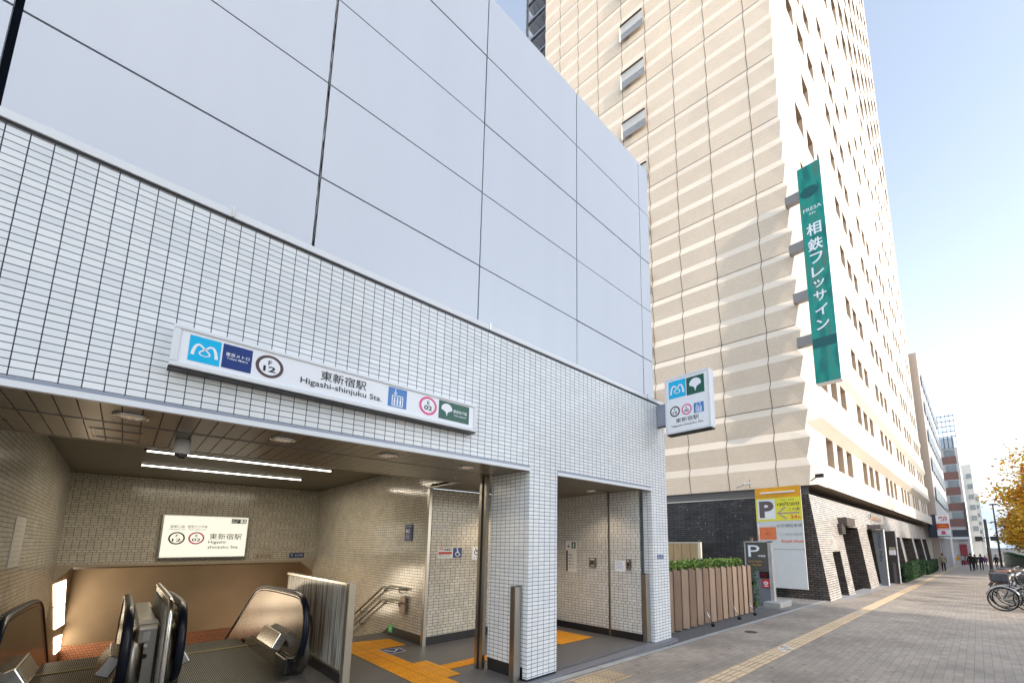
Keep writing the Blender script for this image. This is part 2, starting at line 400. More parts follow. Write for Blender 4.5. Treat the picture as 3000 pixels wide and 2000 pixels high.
# trims under the fascia
t = MB()
for a, b in ((-4, 3.405), (3.892, 6.153)):
    t.box((a, YF - .012, 2.49), (b, YF + .03, 2.530), white_al)
    t.box((a, YF - .004, 2.5305), (b, YF + .03, 2.5545), grey_al)  # grey strip drawn for the shadow gap above the white trim
t.build('lintel_trim', st)
cpp = MB()
cpp.box((-4, YF - .004, ZT), (6.655, YF + .02, ZT + .022), black)
cpp.box((-4, YF - .018, ZT + .022), (6.67, YF + .14, ZT + .082), white_al, .004)
cpp.box((-4, YF + .14, ZT - .1), (6.66, 5.2, ZT + .06), white_al)
cpp.build('parapet_cap', st)
for x, ln in ((.31, .03), (1.0 + .43 + 1.3, .02), (6.08, .03)):
    k = MB(); k.box((x, YF - .03, ZT + .02), (x + .012, YF - .017, ZT + .11), steel_br); k.build('cap_clip', st)
# cladding
YC = 4.95
xj = [-3.4, -1.005, 1.088, 3.224, 5.366, 7.537, 7.93]
zj = [4.0, 5.69, 6.925, 8.155, 9.42, 10.66]
gap = {1: .024, 2: .014}
for i in range(len(xj) - 1):
    for j in range(len(zj) - 1):
        gl = gap.get(i, .010); gr = gap.get(i + 1, .010)
        k = MB(); dy = random.uniform(-.003, .003)
        k.box((xj[i] + gl, YC + dy, zj[j] + .010), (xj[i + 1] - gr, YC + .03, zj[j + 1] - .010), clad)
        k.build('cladding_panel', st)
bk = MB(); bk.box((-3.5, YC + .05, 3.9), (7.9, 9.0, 10.6), seam); bk.box((7.9, YC + .04, 3.9), (7.925, 9, 10.6), clad)
bk.box((6.66, YC + .03, -.3), (7.9, 6.8, 3.95), mat('render_grey', (.4, .4, .4), .8))
bk.build('wall_core', st)
gs = MB(); vs = []
for i in range(60):   # bright ribbon painted in as the reflective speckle of the second joint
    z = 4.3 + i * .108; w_ = .0015 + .006 * abs(math.sin(i * 1.3) * math.sin(i * .37 + 1)); x = 1.088 + .005 * math.sin(i * 2.1)
    vs += [(x - w_, YC + .015 + .006 * math.sin(i * 1.7), z), (x + w_, YC + .012, z)]
gs.add(vs, [(2 * i, 2 * i + 1, 2 * i + 3, 2 * i + 2) for i in range(59)], mat('glint_grey', (.35, .34, .34), .5, .3, .5, 14))
gs.build('joint_glint', st)
# ---- interior shell
XL, XR, YB = -.80, 3.425, 12.4
il = MB()
wall_yz(il, XL, YF, 5.6, 0, 2.5, itile_s); wall_yz(il, XL, 5.6, YB, -4, 2.94, itile_s)
wall_yz(il, XR, 6.5, YB, -4, 2.94, itile_s); wall_yz(il, XR, 5.57, 6.5, 2.5, 2.94, itile_s); il.box((XR + .002, 5.5, 2.53), (6.1, 6.6, 2.96), hood_m)
wall_xz(il, XL, XR, 1.2, 2.94, YB, itile_f)
wall_xz(il, XR, 6.1, .13, 2.5, 6.47, itile_f)
wall_xz(il, XR, 6.1, 0, .13, 6.468, black)
il.build('tiled_inner_wall', st)
eh = MB(); wall_yz(eh, 6.05, 4.13, 6.47, .12, 2.5, etile_s); eh.box((6.046, 4.131, -.1), (6.1, 6.46, .12), black); eh.build('lift_hall_wall', st)
eh = MB(); eh.box((6.028, 4.775, -.05), (6.06, 4.815, 2.5), steel, .004); eh.box((6.024, 4.790, -.05), (6.05, 4.800, 2.49), dark); eh.build('steel_corner_strip', st)
eh = MB(); eh.box((3.39, 6.43, -.02), (3.45, 6.50, 2.5), steel, .006); eh.build('steel_corner_strip', st)
sk = MB(); sk.box((3.415, 6.52, -.02), (3.435, 7.70, .15), black)
sk.add([(3.415, 7.70, .15), (3.415, 7.70, -.02), (3.415, 8.6, -.5), (3.415, 8.6, -.34)], [(0, 1, 2, 3)], black)
sk.build('skirting_board', st)
# steel shutter post inside, soffit, ceiling grooves
po = MB(); po.box((3.33, 4.75, 0), (3.38, 4.92, 2.5), steel, .006); po.box((3.335, 4.81, 0), (3.325, 4.85, 2.495), dark); po.build('shutter_post', st)
so = MB()
gx = XL
x = -4.0
while x < 6.1:
    so.box((x + .003, YF + .031, 2.502), (min(x + .1, 6.1) - .003, 4.63, 2.52), ceil_mat)
    so.box((x + .003, 4.67, 2.502), (min(x + .1, 6.1) - .003, 5.56 if x + .05 < XR else 6.46, 2.52), ceil_mat)
    x += .1
so.box((-4, YF + .03, 2.515), (6.1, 5.57, 2.56), dark); so.box((3.425, 5.57, 2.515), (6.1, 6.47, 2.56), dark)
so.box((-4, 4.632, 2.498), (6.1, 4.640, 2.515), steel); so.box((-4, 4.660, 2.498), (6.1, 4.668, 2.515), steel)
so.box((XL, 5.57, 2.498), (XR, 5.60, 2.94), hood_m)
so.build('ceiling', st)
ac = MB()
for a, b, c, d in ((-.28, 4.95, .02, 5.36), ):
    for q in (0, .02):
        ac.box((a + q, b + q, 2.4965), (c - q, b + q + .006, 2.501), steel); ac.box((a + q, d - q, 2.4965), (c - q, d - q - .006, 2.501), steel)
        ac.box((a + q, b, 2.4965), (a + q + .006, d, 2.501), steel); ac.box((c - q, b, 2.4965), (c - q - .006, d, 2.501), steel)
ac.build('access_hatch', st)
uc = MB(); uc.box((XL, 5.6, 2.94), (XR, YB + .1, 3.05), ceil_hi); uc.build('upper_ceiling', st)
hd = MB()
hd.add([(XL, YB - .01, 1.2), (XR, YB - .01, 1.2), (XR, YB - .01, .9), (3.14, YB - .01, 1.135), (-.60, YB - .01, 1.15), (XL, YB - .01, .88)], [(0, 5, 4, 3, 2, 1)], hood_m)
hd.quad((-.6, YB - .01, 1.15), (3.14, YB - .01, 1.135), (3.14, YB + .3, 1.1), (-.6, YB + .3, 1.1), hood_m)
hd.build('opening_hood', st)
fw = MB(); wall_xz(fw, -1.2, 4.9, -1.22, 1.6, 18.6, copper); fw.build('rear_panel_wall', st)
sd = MB(); wall_yz(sd, -.88, YB, 21, -6, 1.5, copper); wall_yz(sd, 4.6, YB, 21, -6, 1.5, copper); sd.quad((-1, YB, 1.25), (4.7, YB, 1.25), (4.7, 19, 1.25), (-1, 19, 1.25), hood_m); sd.build('shaft_side_wall', st)
ot = MB(); wall_xz(ot, -1.2, 4.9, -8, -1.22, 18.5, orange_tile); ot.quad((-1.2, 18.5, -1.22), (4.9, 18.5, -1.22), (4.9, 18.7, -1.22), (-1.2, 18.7, -1.22), orange_tile); ot.build('orange_tiled_wall', st)
for quadp in (((13.746, .765), (16.632, .694), (17.449, .037), (14.632, .238)), ((14.70, .205), (17.52, -.0), (18.45, -.60), (15.675, -.382)), ((16.063, -.613), (18.4, -.86), (18.55, -1.30), (16.961, -1.147))):
    k = MB(); k.add([(-.865, y, z) for y, z in quadp], [(0, 1, 2, 3)], panel_glow)
    k.build('light_panel', st)
# floor with wells
fl = MB()
fl.quad((-2, 3.82, 0), (6.7, 3.82, 0), (6.7, 8.0, 0), (-2, 8.0, 0), floor_m)
for a, b, y1 in ((XL - .1, -.72, 8.6), (.22, .36, 8.6), (1.78, 2.0, 8.6)):
    fl.box((a, 8.0, -6), (b, y1, -.001), floor_m)
fl.quad((XL, 20.5, -7), (4.9, 20.5, -7), (4.9, 8, -7), (XL, 8, -7), floor_m)
fl.build('station_floor', None, kind='structure')
th = MB(); th.quad((3.2, 3.823, .004), (6.15, 3.823, .004 - .05), (6.15, 3.99, .004), (3.2, 3.99, .004), granite)
th.box((-1, 3.83, -.05), (6.66, 4.0, .003), granite)
th.quad((3.9, 4.02, .004), (6.04, 4.02, .004), (6.04, 4.13, .004), (3.9, 4.13, .004), grating_m)
th.build('threshold', None, kind='structure')
# tactile paving inside
def tactile(pts, label, pitch=.06, dots=True):
    mb = MB(); mb.add([(x, y, .004) for x, y in pts], [list(range(len(pts)))], yellow_tac)
    return mb
ty = MB()
A = [((2.0, 6.75), (3.28, 6.75), (3.28, 7.37), (2.0, 7.75)), ((2.49, 4.4), (2.86, 4.4), (2.86, 6.75), (2.49, 6.75)), ((2.861, 4.78), (3.06, 4.78), (3.06, 5.66), (2.861, 5.66)), ((3.061, 5.06), (5.0, 5.06), (5.0, 5.30), (3.061, 5.30)), ((5.0, 4.96), (5.74, 4.93), (5.74, 5.81), (5.0, 5.81))]
for q in A: ty.add([(x, y, .005) for x, y in q], [(0, 1, 2, 3)], yellow_tac)
bar = mat('tactile_bar', (.80, .33, .01), .5)
for i in range(7):
    for j in range(8):
        ty.box((2.515 + i * .05, 4.42 + j * .29, .005), (2.535 + i * .05, 4.66 + j * .29, .009), bar)
for i in range(5):
    for j in range(7):
        ty.box((3.08 + j * .27, 5.08 + i * .045, .005), (3.31 + j * .27, 5.098 + i * .045, .009), bar)
for x0, x1, y0, y1 in ((2.05, 3.26, 6.78, 7.36), (2.87, 3.05, 4.8, 5.64), (5.02, 5.72, 4.97, 5.79)):
    x = x0
    while x < x1:
        y = y0
        while y < y1:
            ty.disc((x, y), .013, bar, .008, 6); y += .06
        x += .06
ty.build('tactile_paving', label='orange-yellow tactile paving running across the station floor', cat='tactile paving')
fs = MB()
fs.flat([(2.84, 6.32), (3.10, 6.35), (3.12, 6.62), (2.84, 6.73)], .006, white_paint); fs.flat([(2.855, 6.345), (3.085, 6.37), (3.10, 6.60), (2.855, 6.70)], .008, navy)
fs.stroke([(2.88, 6.60), (2.95, 6.42), (3.06, 6.56)], .035, .010, white_paint)
fs.build('floor_sticker', label='dark blue floor sticker with white arrow beside the yellow paving', cat='floor sticker')
f2 = MB(); f2.box((1.95, 6.05, 0), (2.20, 6.25, .006), white_paint); f2.box((1.97, 6.08, .006), (2.12, 6.22, .008), floor_m); f2.build('floor_sticker', label='small white framed floor mark at the foot of the fluted screen', cat='floor sticker')

# stairs to the right of the screen
sr = thing('staircase', 'descending stairs between the fluted screen and the tiled wall', 'stairs', (2.7, 8, 0))
sm = MB((-2.7, -8, 0))
for i in range(16):
    sm.box((2.0, 7.95 + i * .3, -7), (3.42, 8.26 + i * .3, -.17 * (i + 1)), floor_m)
sm.build('steps', sr)
for dz, r in ((0, .02), (-.225, .018)):
    hr = thing('handrail', ('upper' if dz == 0 else 'lower') + ' steel handrail on the tiled stair wall', 'handrail', (3.36, 8, .8 + dz))
    k = MB((-3.36, -8, -.8 - dz))
    pts = [(3.36, 7.10, .82 + dz), (3.36, 7.92, .815 + dz), (3.36, 9.5, .05 + dz), (3.36, 11.5, -.95 + dz)]
    k.tube([(3.42, 7.10, .82 + dz)] + pts, r, steel, 10); k.build('rail', hr)
    k = MB((-3.36, -8, -.8 - dz))
    for y, z in ((7.25, .82), (7.85, .81), (8.9, .33)): k.tube([(3.36, y, z + dz), (3.36, y, z - .06 + dz), (3.42, y, z - .07 + dz)], .01, steel, 6)
    k.build('bracket', hr)
for x, y, z, lab in ((3.41, 7.62, .11, 'small green glowing exit marker on the black skirting'),):
    k = MB(**FX(x)); k.box((-y - .07, z - .05, 0), (-y + .07, z + .07, .01), mat('exit_green', (.03, .22, .05), .4, emis=(.1, .6, .15), es=.25)); k.stroke([(-y - .03, z - .02), (-y, z + .03), (-y + .03, z - .01)], .02, .012, white_paint)
    k.build('exit_marker', label=lab, cat='exit marker')
ab = MB(**FX(3.40)); ab.box((-7.25, .42, 0), (-7.05, .70, .03), mat('brown_box', (.32, .25, .2), .35, .3)); ab.build('wall_box', label='brown steel box on the stair wall below the handrails', cat='box')

# ------------------------------------------------------------------ escalators
rib_m = brick('ribbed_plate', 'XY', .018, 5, .003, (.15, .15, .13), (.12, .12, .105), (.015, .015, .013), .35, metal=.5)
def handrail_path(x, y0):
    p = [(x, y0 + .85, .20), (x, y0 + .45, .20), (x, y0 + .18, .27), (x, y0 + .03, .45), (x, y0, .66), (x, y0 + .06, .83), (x, y0 + .22, .95), (x, y0 + .45, .985), (x, y0 + 2.1, .95), (x, y0 + 2.6, .89), (x, y0 + 3.0, .74), (x, y0 + 9.0, -2.3)]
    return p
def smoothpath(p, it=2):
    for _ in range(it):
        q = [p[0]]
        for a, b in zip(p[:-1], p[1:]):
            q.append(tuple(a[i] * .75 + b[i] * .25 for i in range(3))); q.append(tuple(a[i] * .25 + b[i] * .75 for i in range(3)))
        q.append(p[-1]); p = q
    return p
def escalator(xa, xb, y0, label):
    e = thing('escalator', label, 'escalator', ((xa + xb) / 2, y0, 0))
    o = (-(xa + xb) / 2, -y0, 0)
    for x, s_ in ((xa, 1), (xb, -1)):
        path = smoothpath(handrail_path(x, y0))
        k = MB(o)
        inner = [(p[1], p[2]) for p in smoothpath([(x, y0 + .9, .12), (x, y0 + .45, .22), (x, y0 + .22, .31), (x, y0 + .08, .47), (x, y0 + .055, .66), (x, y0 + .10, .79), (x, y0 + .24, .90), (x, y0 + .45, .935), (x, y0 + 2.1, .90), (x, y0 + 2.6, .84), (x, y0 + 3.0, .69), (x, y0 + 9, -2.35)])]
        lower = [(y0 + 9, -3.4), (y0 + 2.6, -.1), (y0 + .9, -.0)]
        pts = inner + lower
        n = len(pts)
        vs = [(x - .018, a, b) for a, b in pts] + [(x + .018, a, b) for a, b in pts]
        k.add(vs, [list(range(n)), list(range(n, 2 * n))[::-1]] + [(i, (i + 1) % n, n + (i + 1) % n, n + i) for i in range(n)], brown_steel)
        k.build('balustrade', e)
        k = MB(o); k.tube(path, .036, rubber, 12, flat=.8); k.build('handrail', e)
        k = MB(o); k.tube([(p[0], p[1] + (.03 if i < 22 else 0), p[2] - .026) for i, p in enumerate(path[6:])], .021, steel_br, 8); k.build('handrail_guide', e)
        k = MB(o)   # outer deck / newel shell
        xo = x - s_ * .02; xq = x - s_ * .13
        sh = smoothpath([(0, y0 + .5, .0), (0, y0 + .25, .2), (0, y0 + .2, .45), (0, y0 + .25, .7), (0, y0 + .5, .80), (0, y0 + 2.2, .76), (0, y0 + 2.9, .55), (0, y0 + 9, -2.5)])
        pts = [(p[1], p[2]) for p in sh] + [(y0 + 9, -3.4), (y0 + 2.5, -.2)]
        n = len(pts)
        vs = [(xo, a, b) for a, b in pts] + [(xq, a, b) for a, b in pts]
        k.add(vs, [list(range(n)), list(range(n, 2 * n))[::-1]] + [(i, (i + 1) % n, n + (i + 1) % n, n + i) for i in range(n)], steel, True)
        k.build('newel_shell', e)
        k = MB(o)   # black entry box around the handrail
        k.box((x - .06, y0 + .50, 0), (x + .06, y0 + 1.0, .21), black, .02); k.build('handrail_inlet', e)
        k = MB(o); k.box((x + s_ * .018, y0 + .95, -.03), (x + s_ * .05, y0 + 2.7, .16), brown_steel)
        k.add([(x + s_ * .05, y0 + 2.7, .16), (x + s_ * .05, y0 + 2.7, -.1), (x + s_ * .05, y0 + 9, -3.3), (x + s_ * .05, y0 + 9, -3.1)], [(0, 1, 2, 3)], brown_steel)
        k.build('skirt', e)
        k = MB(o)   # tilted metal ticket-style cover plate on the inner face
        c = Vector((x + s_ * .075, y0 + 1.15, .37))
        a0 = Vector((0, 1, 0)); b0 = Vector((-s_ * .45, 0, .9)).normalized(); n0 = a0.cross(b0) * .5
        k.o = Vector(o) + c; k.u = a0; k.v = b0; k.n = a0.cross(b0)
        k.box((-.42, -.10, -.06), (.42, .10, .05), steel_br, .012); k.box((-.36, -.07, .05), (.36, .07, .054), hood_m)
        k.build('cover_plate', e)
    k = MB(o); k.box((xa + .05, y0 + .3, -.02), (xb - .05, y0 + 2.75, .006), rib_m); k.box((xa + .05, y0 + 2.72, -.02), (xb - .05, y0 + 2.80, .012), mat('comb_yellow', (.25, .2, .08), .5)); k.build('floor_plate', e)
    k = MB(o)
    for i in range(22):
        yy = y0 + 2.8 + i * .4; zz = -.002 if i < 2 else -.002 - (i - 1) * .2
        k.box((xa + .05, yy, zz - .25), (xb - .05, yy + .395, zz), rib_m)
    k.build('steps', e)
    return e
escalator(-.62, .12, 5.7, 'left escalator beside the tiled side wall, going down')
escalator(.50, 1.58, 5.75, 'wider right escalator beside the fluted screen, going down')
# ribbed screen between the two escalators
cs = thing('divider_panel', 'upright fluted steel divider between the two escalators', 'divider', (.40, 6, 0))
k = MB((-.40, -6, 0))
flute_w = mat('fluted_white', (.55, .54, .50), .35, .2, .35, 3, stretch=(1, 40, .15))
pts = [(5.62, 0), (5.62, .86), (5.70, 1.0), (5.82, 1.04), (7.9, 1.04), (7.9, 0)]
n = len(pts)
k.add([(.375, a, b) for a, b in pts] + [(.40, a, b) for a, b in pts], [list(range(n)), list(range(n, 2 * n))[::-1]] + [(i, (i + 1) % n, n + (i + 1) % n, n + i) for i in range(n)], steel)
for i in range(22): k.tube([(.373, 5.70 + i * .1, .05), (.373, 5.70 + i * .1, .98)], .018, flute_w, 6)
k.build('fluted_panel', cs)
k = MB((-.40, -6, 0)); k.tube(smoothpath([(.388, 5.62, 0), (.388, 5.60, .85), (.388, 5.68, 1.02), (.388, 5.85, 1.06), (.388, 7.9, 1.06)]), .024, steel_br, 10); k.build('edge_rail', cs)
dk = thing('control_deck', 'flat steel deck with key switches between the escalators', 'deck', (.25, 6, 0))
k = MB((-.25, -6, 0)); k.box((.175, 5.95, 0), (.36, 8.4, .80), steel, .03); k.build('casing', dk)
k = MB((-.25, -6, 0)); k.cyl((.26, 5.955, .62), (.26, 5.94, .62), .016, steel_br); k.cyl((.26, 5.955, .52), (.26, 5.94, .52), .022, black); k.box((.235, 5.94, .66), (.285, 5.953, .75), white_paint); k.build('key_switch', dk)
k = MB((-.25, -6, 0)); k.box((.20, 6.05, .802), (.34, 6.35, .81), white_paint); k.build('notice_plate', dk)

# fluted screen
fsn = thing('fluted_screen', 'waist-high screen of white fluted glass in a steel frame', 'screen', (1.92, 6.8, 0))
o = (-1.92, -6.8, 0)
def flute_mat():
    m, nt, b = newmat('fluted_glass')
    geo = N(nt, 'ShaderNodeNewGeometry'); mp = N(nt, 'ShaderNodeMapping'); mp.inputs['Scale'].default_value = (1, 22, .5); L(nt, geo.outputs['Position'], mp.inputs[0])
    nz = N(nt, 'ShaderNodeTexNoise'); nz.inputs['Scale'].default_value = 2.2; nz.inputs['Detail'].default_value = 3; L(nt, mp.outputs[0], nz.inputs['Vector'])
    cr = N(nt, 'ShaderNodeValToRGB'); e = cr.color_ramp.elements
    e[0].position = .36; e[0].color = (.16, .14, .11, 1); e[1].position = .56; e[1].color = (.70, .70, .68, 1)
    e2 = e.new(.47); e2.color = (.42, .39, .33, 1)
    L(nt, nz.outputs['Fac'], cr.inputs[0]); L(nt, cr.outputs[0], b.inputs['Base Color']); b.inputs['Roughness'].default_value = .25
    return m
flm = flute_mat()
k = MB(o); vs = []; ny = 90
for i in range(ny + 1):
    y = 5.46 + (8.1 - 5.46) * i / ny
    vs += [(1.905 - .006 * (i % 2), y, .14), (1.905 - .006 * (i % 2), y, 1.10)]
k.add(vs, [(2 * i, 2 * i + 1, 2 * i + 3, 2 * i + 2) for i in range(ny)], flm, True)
k.box((1.912, 5.46, .14), (1.93, 8.1, 1.10), flute_w)
k.build('glass_panel', fsn)
k = MB(o); k.box((1.88, 5.36, 0), (1.96, 5.455, 1.13), mat('post_beige', (.42, .37, .29), .35, .6), .004); k.box((1.89, 5.455, 1.10), (1.95, 8.12, 1.135), steel_br, .004); k.build('frame', fsn)
k = MB(o); k.box((1.885, 5.46, 0), (1.955, 8.1, .11), black); k.box((1.875, 5.46, .11), (1.96, 8.1, .14), steel); k.build('kick_plate', fsn)

# ------------------------------------------------------------------ fittings on the station
for x, y, h, lab in ((3.335, 4.09, 1.08, 'square steel guide post against the middle pillar'), (6.075, 4.06, 1.09, 'square steel guide post against the corner pillar')):
    t_ = thing('guide_post', lab, 'post', (x, y, 0))
    k = MB(); k.box((-.05, -.045, -.1), (.05, .045, h), steel, .006); k.build('post', t_)
    k = MB(); k.box((-.052, -.047, h), (.052, .047, h + .006), black); k.build('cap', t_)

def loop_logo(mb, cx, cy, s, w, m):
    # two linked rounded arches, drawn as one ribbon
    P_ = [(-.50, -.42), (-.47, -.08), (-.38, .26), (-.22, .34), (-.07, .17), (.07, -.02), (.19, -.20), (.14, -.35), (0, -.39), (-.14, -.35), (-.19, -.20), (-.07, -.02), (.07, .17), (.22, .34), (.38, .26), (.47, -.08), (.50, -.42)]
    q = smoothpath([(a * s * (1.25 if abs(a) < .2 else 1) + cx, b * s * .84 + cy, 0) for a, b in P_])
    n = len(q)
    wd = [s * (.045 + .11 * abs(2 * i / (n - 1) - 1) ** 1.2) for i in range(n)]
    mb.stroke([(p[0], p[1]) for p in q], wd, w, m)
def ginkgo(mb, cx, cy, s, w, m):
    pts = []
    for i in range(17):
        a = R(190 - i * 12.5)
        pts.append((cx + s * .5 * math.cos(a), cy + .06 * s + s * .46 * math.sin(a)))
    r_ = [(cx + .30 * s, cy - .10 * s), (cx + .12 * s, cy - .20 * s), (cx + .05 * s, cy - .36 * s), (cx + .02 * s, cy - .52 * s)]
    l_ = [(2 * cx - a, b) for a, b in r_][::-1]
    allp = pts + r_ + l_
    # triangulated as a fan from the middle
    c = (cx, cy + .05 * s)
    vs = [(c[0], c[1], w)] + [(a, b, w) for a, b in allp]
    n = len(allp)
    mb.add(vs, [(0, i + 1, (i + 1) % n + 1) for i in range(n)], m)
def lift_icon(mb, x0, y0, x1, y1, w, m, bg, two=False):
    mb.flat([(x0, y0), (x1, y0), (x1, y1), (x0, y1)], w, bg)
    W = x1 - x0; H_ = y1 - y0
    a, b, c, d = x0 + .22 * W, y0 + .08 * H_, x0 + .78 * W, y0 + .60 * H_
    for p in (((a, b), (c, b)), ((a, d), (c, d)), ((a, b), (a, d)), ((c, b), (c, d))): mb.stroke(p, .05 * W, w + .001, m)
    for i in range(3):
        cx = a + (c - a) * (.22 + .28 * i)
        mb.disc((cx, b + .78 * (d - b)), .05 * W, m, w + .001, 10); mb.stroke([(cx, b + .66 * (d - b)), (cx, b + .1 * (d - b))], .085 * W, w + .001, m)
    for dx, up in (((-.18, -1), (.14, 1)) if two else ((-.12, -1),)):
        cx = (x0 + x1) / 2 + dx * W; mb.stroke([(cx, y0 + .66 * H_), (cx, y0 + .94 * H_)], .04 * W, w + .001, m)
        yy = y0 + (.66 if up < 0 else .94) * H_
        mb.stroke([(cx - .09 * W, yy - up * .10 * H_), (cx, yy), (cx + .09 * W, yy - up * .10 * H_)], .04 * W, w + .001, m)
def station_no(mb, cx, cy, r, letter, num, ring, w):
    mb.disc((cx, cy), r, ring, w, 40); mb.disc((cx, cy), r * .76, sign_white, w + .001, 40)
    mb.text(letter, cx - .13 * r, cy + .12 * r, cx + .13 * r, cy + .52 * r, w + .002, ink, .02)
    mb.text(num, cx - .45 * r, cy - .48 * r, cx + .45 * r, cy + .02 * r, w + .002, ink, .03)

# facade sign
sg = thing('station_sign', 'long white station name sign mounted on the tiles above the entrance', 'sign', (1.3, YF, 2.8))
F_ = FY(YF, -1.3, 0); F_['o'] = (-1.3, 0, -2.8)
def SB(): return MB(**F_)
k = SB(); k.box((.085, 2.80, -.0), (2.525, 3.09, .095), white_al)
for a, b in (((.083, 2.795), (2.527, 2.83)), ((.083, 3.066), (2.527, 3.094)), ((.083, 2.831), (.122, 3.065)), ((2.488, 2.831), (2.527, 3.065))):
    k.box((a[0], a[1], .05), (b[0], b[1], .125), white_al, .005)
k.box((.08, 2.785, -.0), (2.53, 2.7945, .105), black)
k.build('frame', sg)
k = SB(); k.flat([(.122, 2.831), (2.488, 2.831), (2.488, 3.066), (.122, 3.066)], .112, sign_white); k.build('face', sg)
k = SB(); k.flat([(.170, 2.858), (.341, 2.858), (.341, 3.043), (.170, 3.043)], .114, cyan); loop_logo(k, .256, 2.95, .13, .116, sign_white); k.build('logo_panel', sg)
k = SB(); k.flat([(.352, 2.862), (.526, 2.862), (.526, 3.043), (.352, 3.043)], .114, navy); k.text('東京メトロ', .37, 2.955, .51, 2.983, .116, sign_white, .01); k.text('Tokyo Metro', .378, 2.928, .502, 2.948, .116, sign_white, .01); k.build('logo_panel', sg)
k = SB(); station_no(k, .639, 2.953, .090, 'F', '12', brown_ring, .114); k.build('line_number', sg)
k = SB(); station_no(k, 1.958, 2.957, .094, 'E', '02', pink, .114); k.build('line_number', sg)
k = SB(); k.text('東新宿駅', .991, 2.950, 1.359, 3.035, .116, ink, .003); k.text('Higashi-shinjuku Sta.', .85, 2.872, 1.502, 2.936, .116, ink, .006); k.build('lettering', sg)
k = SB(); lift_icon(k, 1.558, 2.866, 1.736, 3.052, .114, sign_white, blue); k.build('pictogram', sg)
k = SB(); k.flat([(2.075, 2.86), (2.432, 2.86), (2.432, 3.053), (2.075, 3.053)], .114, green); ginkgo(k, 2.165, 2.965, .125, .116, sign_white); k.text('都営地下鉄', 2.24, 2.95, 2.405, 2.985, .116, sign_white, .01); k.text('TOEI SUBWAY', 2.245, 2.915, 2.40, 2.932, .116, sign_white, .01); k.build('logo_panel', sg)

# interior lit sign
isg = thing('lit_station_sign', 'glowing white station sign hanging on the rear tiled wall', 'sign', (1.27, YB, 1.3))
G_ = FY(0, 0, 0); G_['o'] = (-1.27, 0, -1.3)
def IB(): return MB(**G_)
k = IB(); k.box((.517, 1.275, .01), (2.0, 2.21, .10), steel, .006); k.build('frame', isg)
k = IB(); k.flat([(.55, 1.305), (1.97, 1.305), (1.97, 2.18), (.55, 2.18)], .103, lit_white); k.build('face', isg)
k = IB(); k.disc((.78, 1.703), .132, brown_ring, .105, 40); k.disc((.78, 1.703), .104, lit_white, .107, 40); k.text('F', .76, 1.73, .80, 1.78, .109, ink, .02); k.text('12', .71, 1.635, .85, 1.70, .109, ink, .02); k.build('line_number', isg)
k = IB(); k.disc((1.095, 1.707), .132, pink, .105, 40); k.disc((1.095, 1.707), .104, lit_white, .107, 40); k.text('E', 1.075, 1.735, 1.115, 1.785, .109, ink, .02); k.text('02', 1.025, 1.64, 1.165, 1.705, .109, ink, .02); k.build('line_number', isg)
k = IB(); k.text('東新宿駅', 1.31, 1.68, 1.882, 1.815, .105, ink, .003); k.text('Higashi-', 1.303, 1.575, 1.628, 1.657, .105, ink, .01); k.text('shinjuku Sta.', 1.303, 1.465, 1.848, 1.547, .105, ink, .01)
k.text('副都心線', .662, 1.922, .887, 1.979, .105, ink); k.text('都営大江戸線', .93, 1.922, 1.257, 1.985, .105, ink); k.text('Fukutoshin Line', .65, 1.88, .90, 1.91, .105, ink); k.text('Toei Oedo Line', .945, 1.88, 1.235, 1.91, .105, ink); k.build('lettering', isg)
k = IB(); k.flat([(1.665, 2.046), (1.942, 2.046), (1.942, 2.145), (1.665, 2.145)], .105, ink); k.text('B2', 1.83, 2.06, 1.935, 2.13, .107, lit_white, .02); k.text('出入口', 1.68, 2.10, 1.80, 2.13, .107, lit_white); k.text('Exit', 1.68, 2.062, 1.77, 2.088, .107, lit_white); k.build('exit_number', isg)

# projecting sign
ps = thing('projecting_sign', 'white box sign with blue and green emblems jutting out from the tiled corner', 'sign', (6.4, 3.75, 3.9))
H_ = FX(6.35); H_['o'] = (-.05, -3.75, -3.9)
def PB(): return MB(**H_)
k = PB(); k.box((-3.733, 3.465, -.16), (-2.90, 4.47, .0), white_al, .012); k.box((-3.72, 3.445, -.15), (-2.91, 3.466, -.01), black); k.build('case', ps)
k = PB()
for a, b, c, d in ((-3.733, 3.465, -2.90, 3.50), (-3.733, 4.43, -2.90, 4.47), (-3.733, 3.501, -3.695, 4.429), (-2.94, 3.501, -2.90, 4.429)): k.box((a, b, 0), (c, d, .012), grey_al if 0 else white_al, .004)
k.build('frame', ps)
k = PB(); k.flat([(-3.695, 3.50), (-2.94, 3.50), (-2.94, 4.43), (-3.695, 4.43)], .003, sign_white); k.build('face', ps)
k = PB(); k.flat([(-3.655, 4.09), (-3.325, 4.09), (-3.325, 4.402), (-3.655, 4.402)], .005, cyan); loop_logo(k, -3.49, 4.245, .24, .007, sign_white); k.build('logo_panel', ps)
k = PB(); k.flat([(-3.312, 4.08), (-2.99, 4.08), (-2.99, 4.392), (-3.312, 4.392)], .005, green); ginkgo(k, -3.15, 4.245, .215, .007, sign_white); k.build('logo_panel', ps)
k = PB(); station_no(k, -3.546, 3.852, .094, 'F', '12', ink, .005); k.build('line_number', ps)
k = PB(); station_no(k, -3.325, 3.846, .094, 'E', '02', pink, .005); k.build('line_number', ps)
k = PB(); lift_icon(k, -3.194, 3.745, -3.015, 3.918, .005, sign_white, blue, True); k.build('pictogram', ps)
k = PB(); k.text('東新宿駅', -3.538, 3.64, -3.11, 3.72, .005, ink, .004); k.text('Higashi-shinjuku Sta.', -3.618, 3.565, -3.03, 3.61, .005, ink, .01); k.build('lettering', ps)
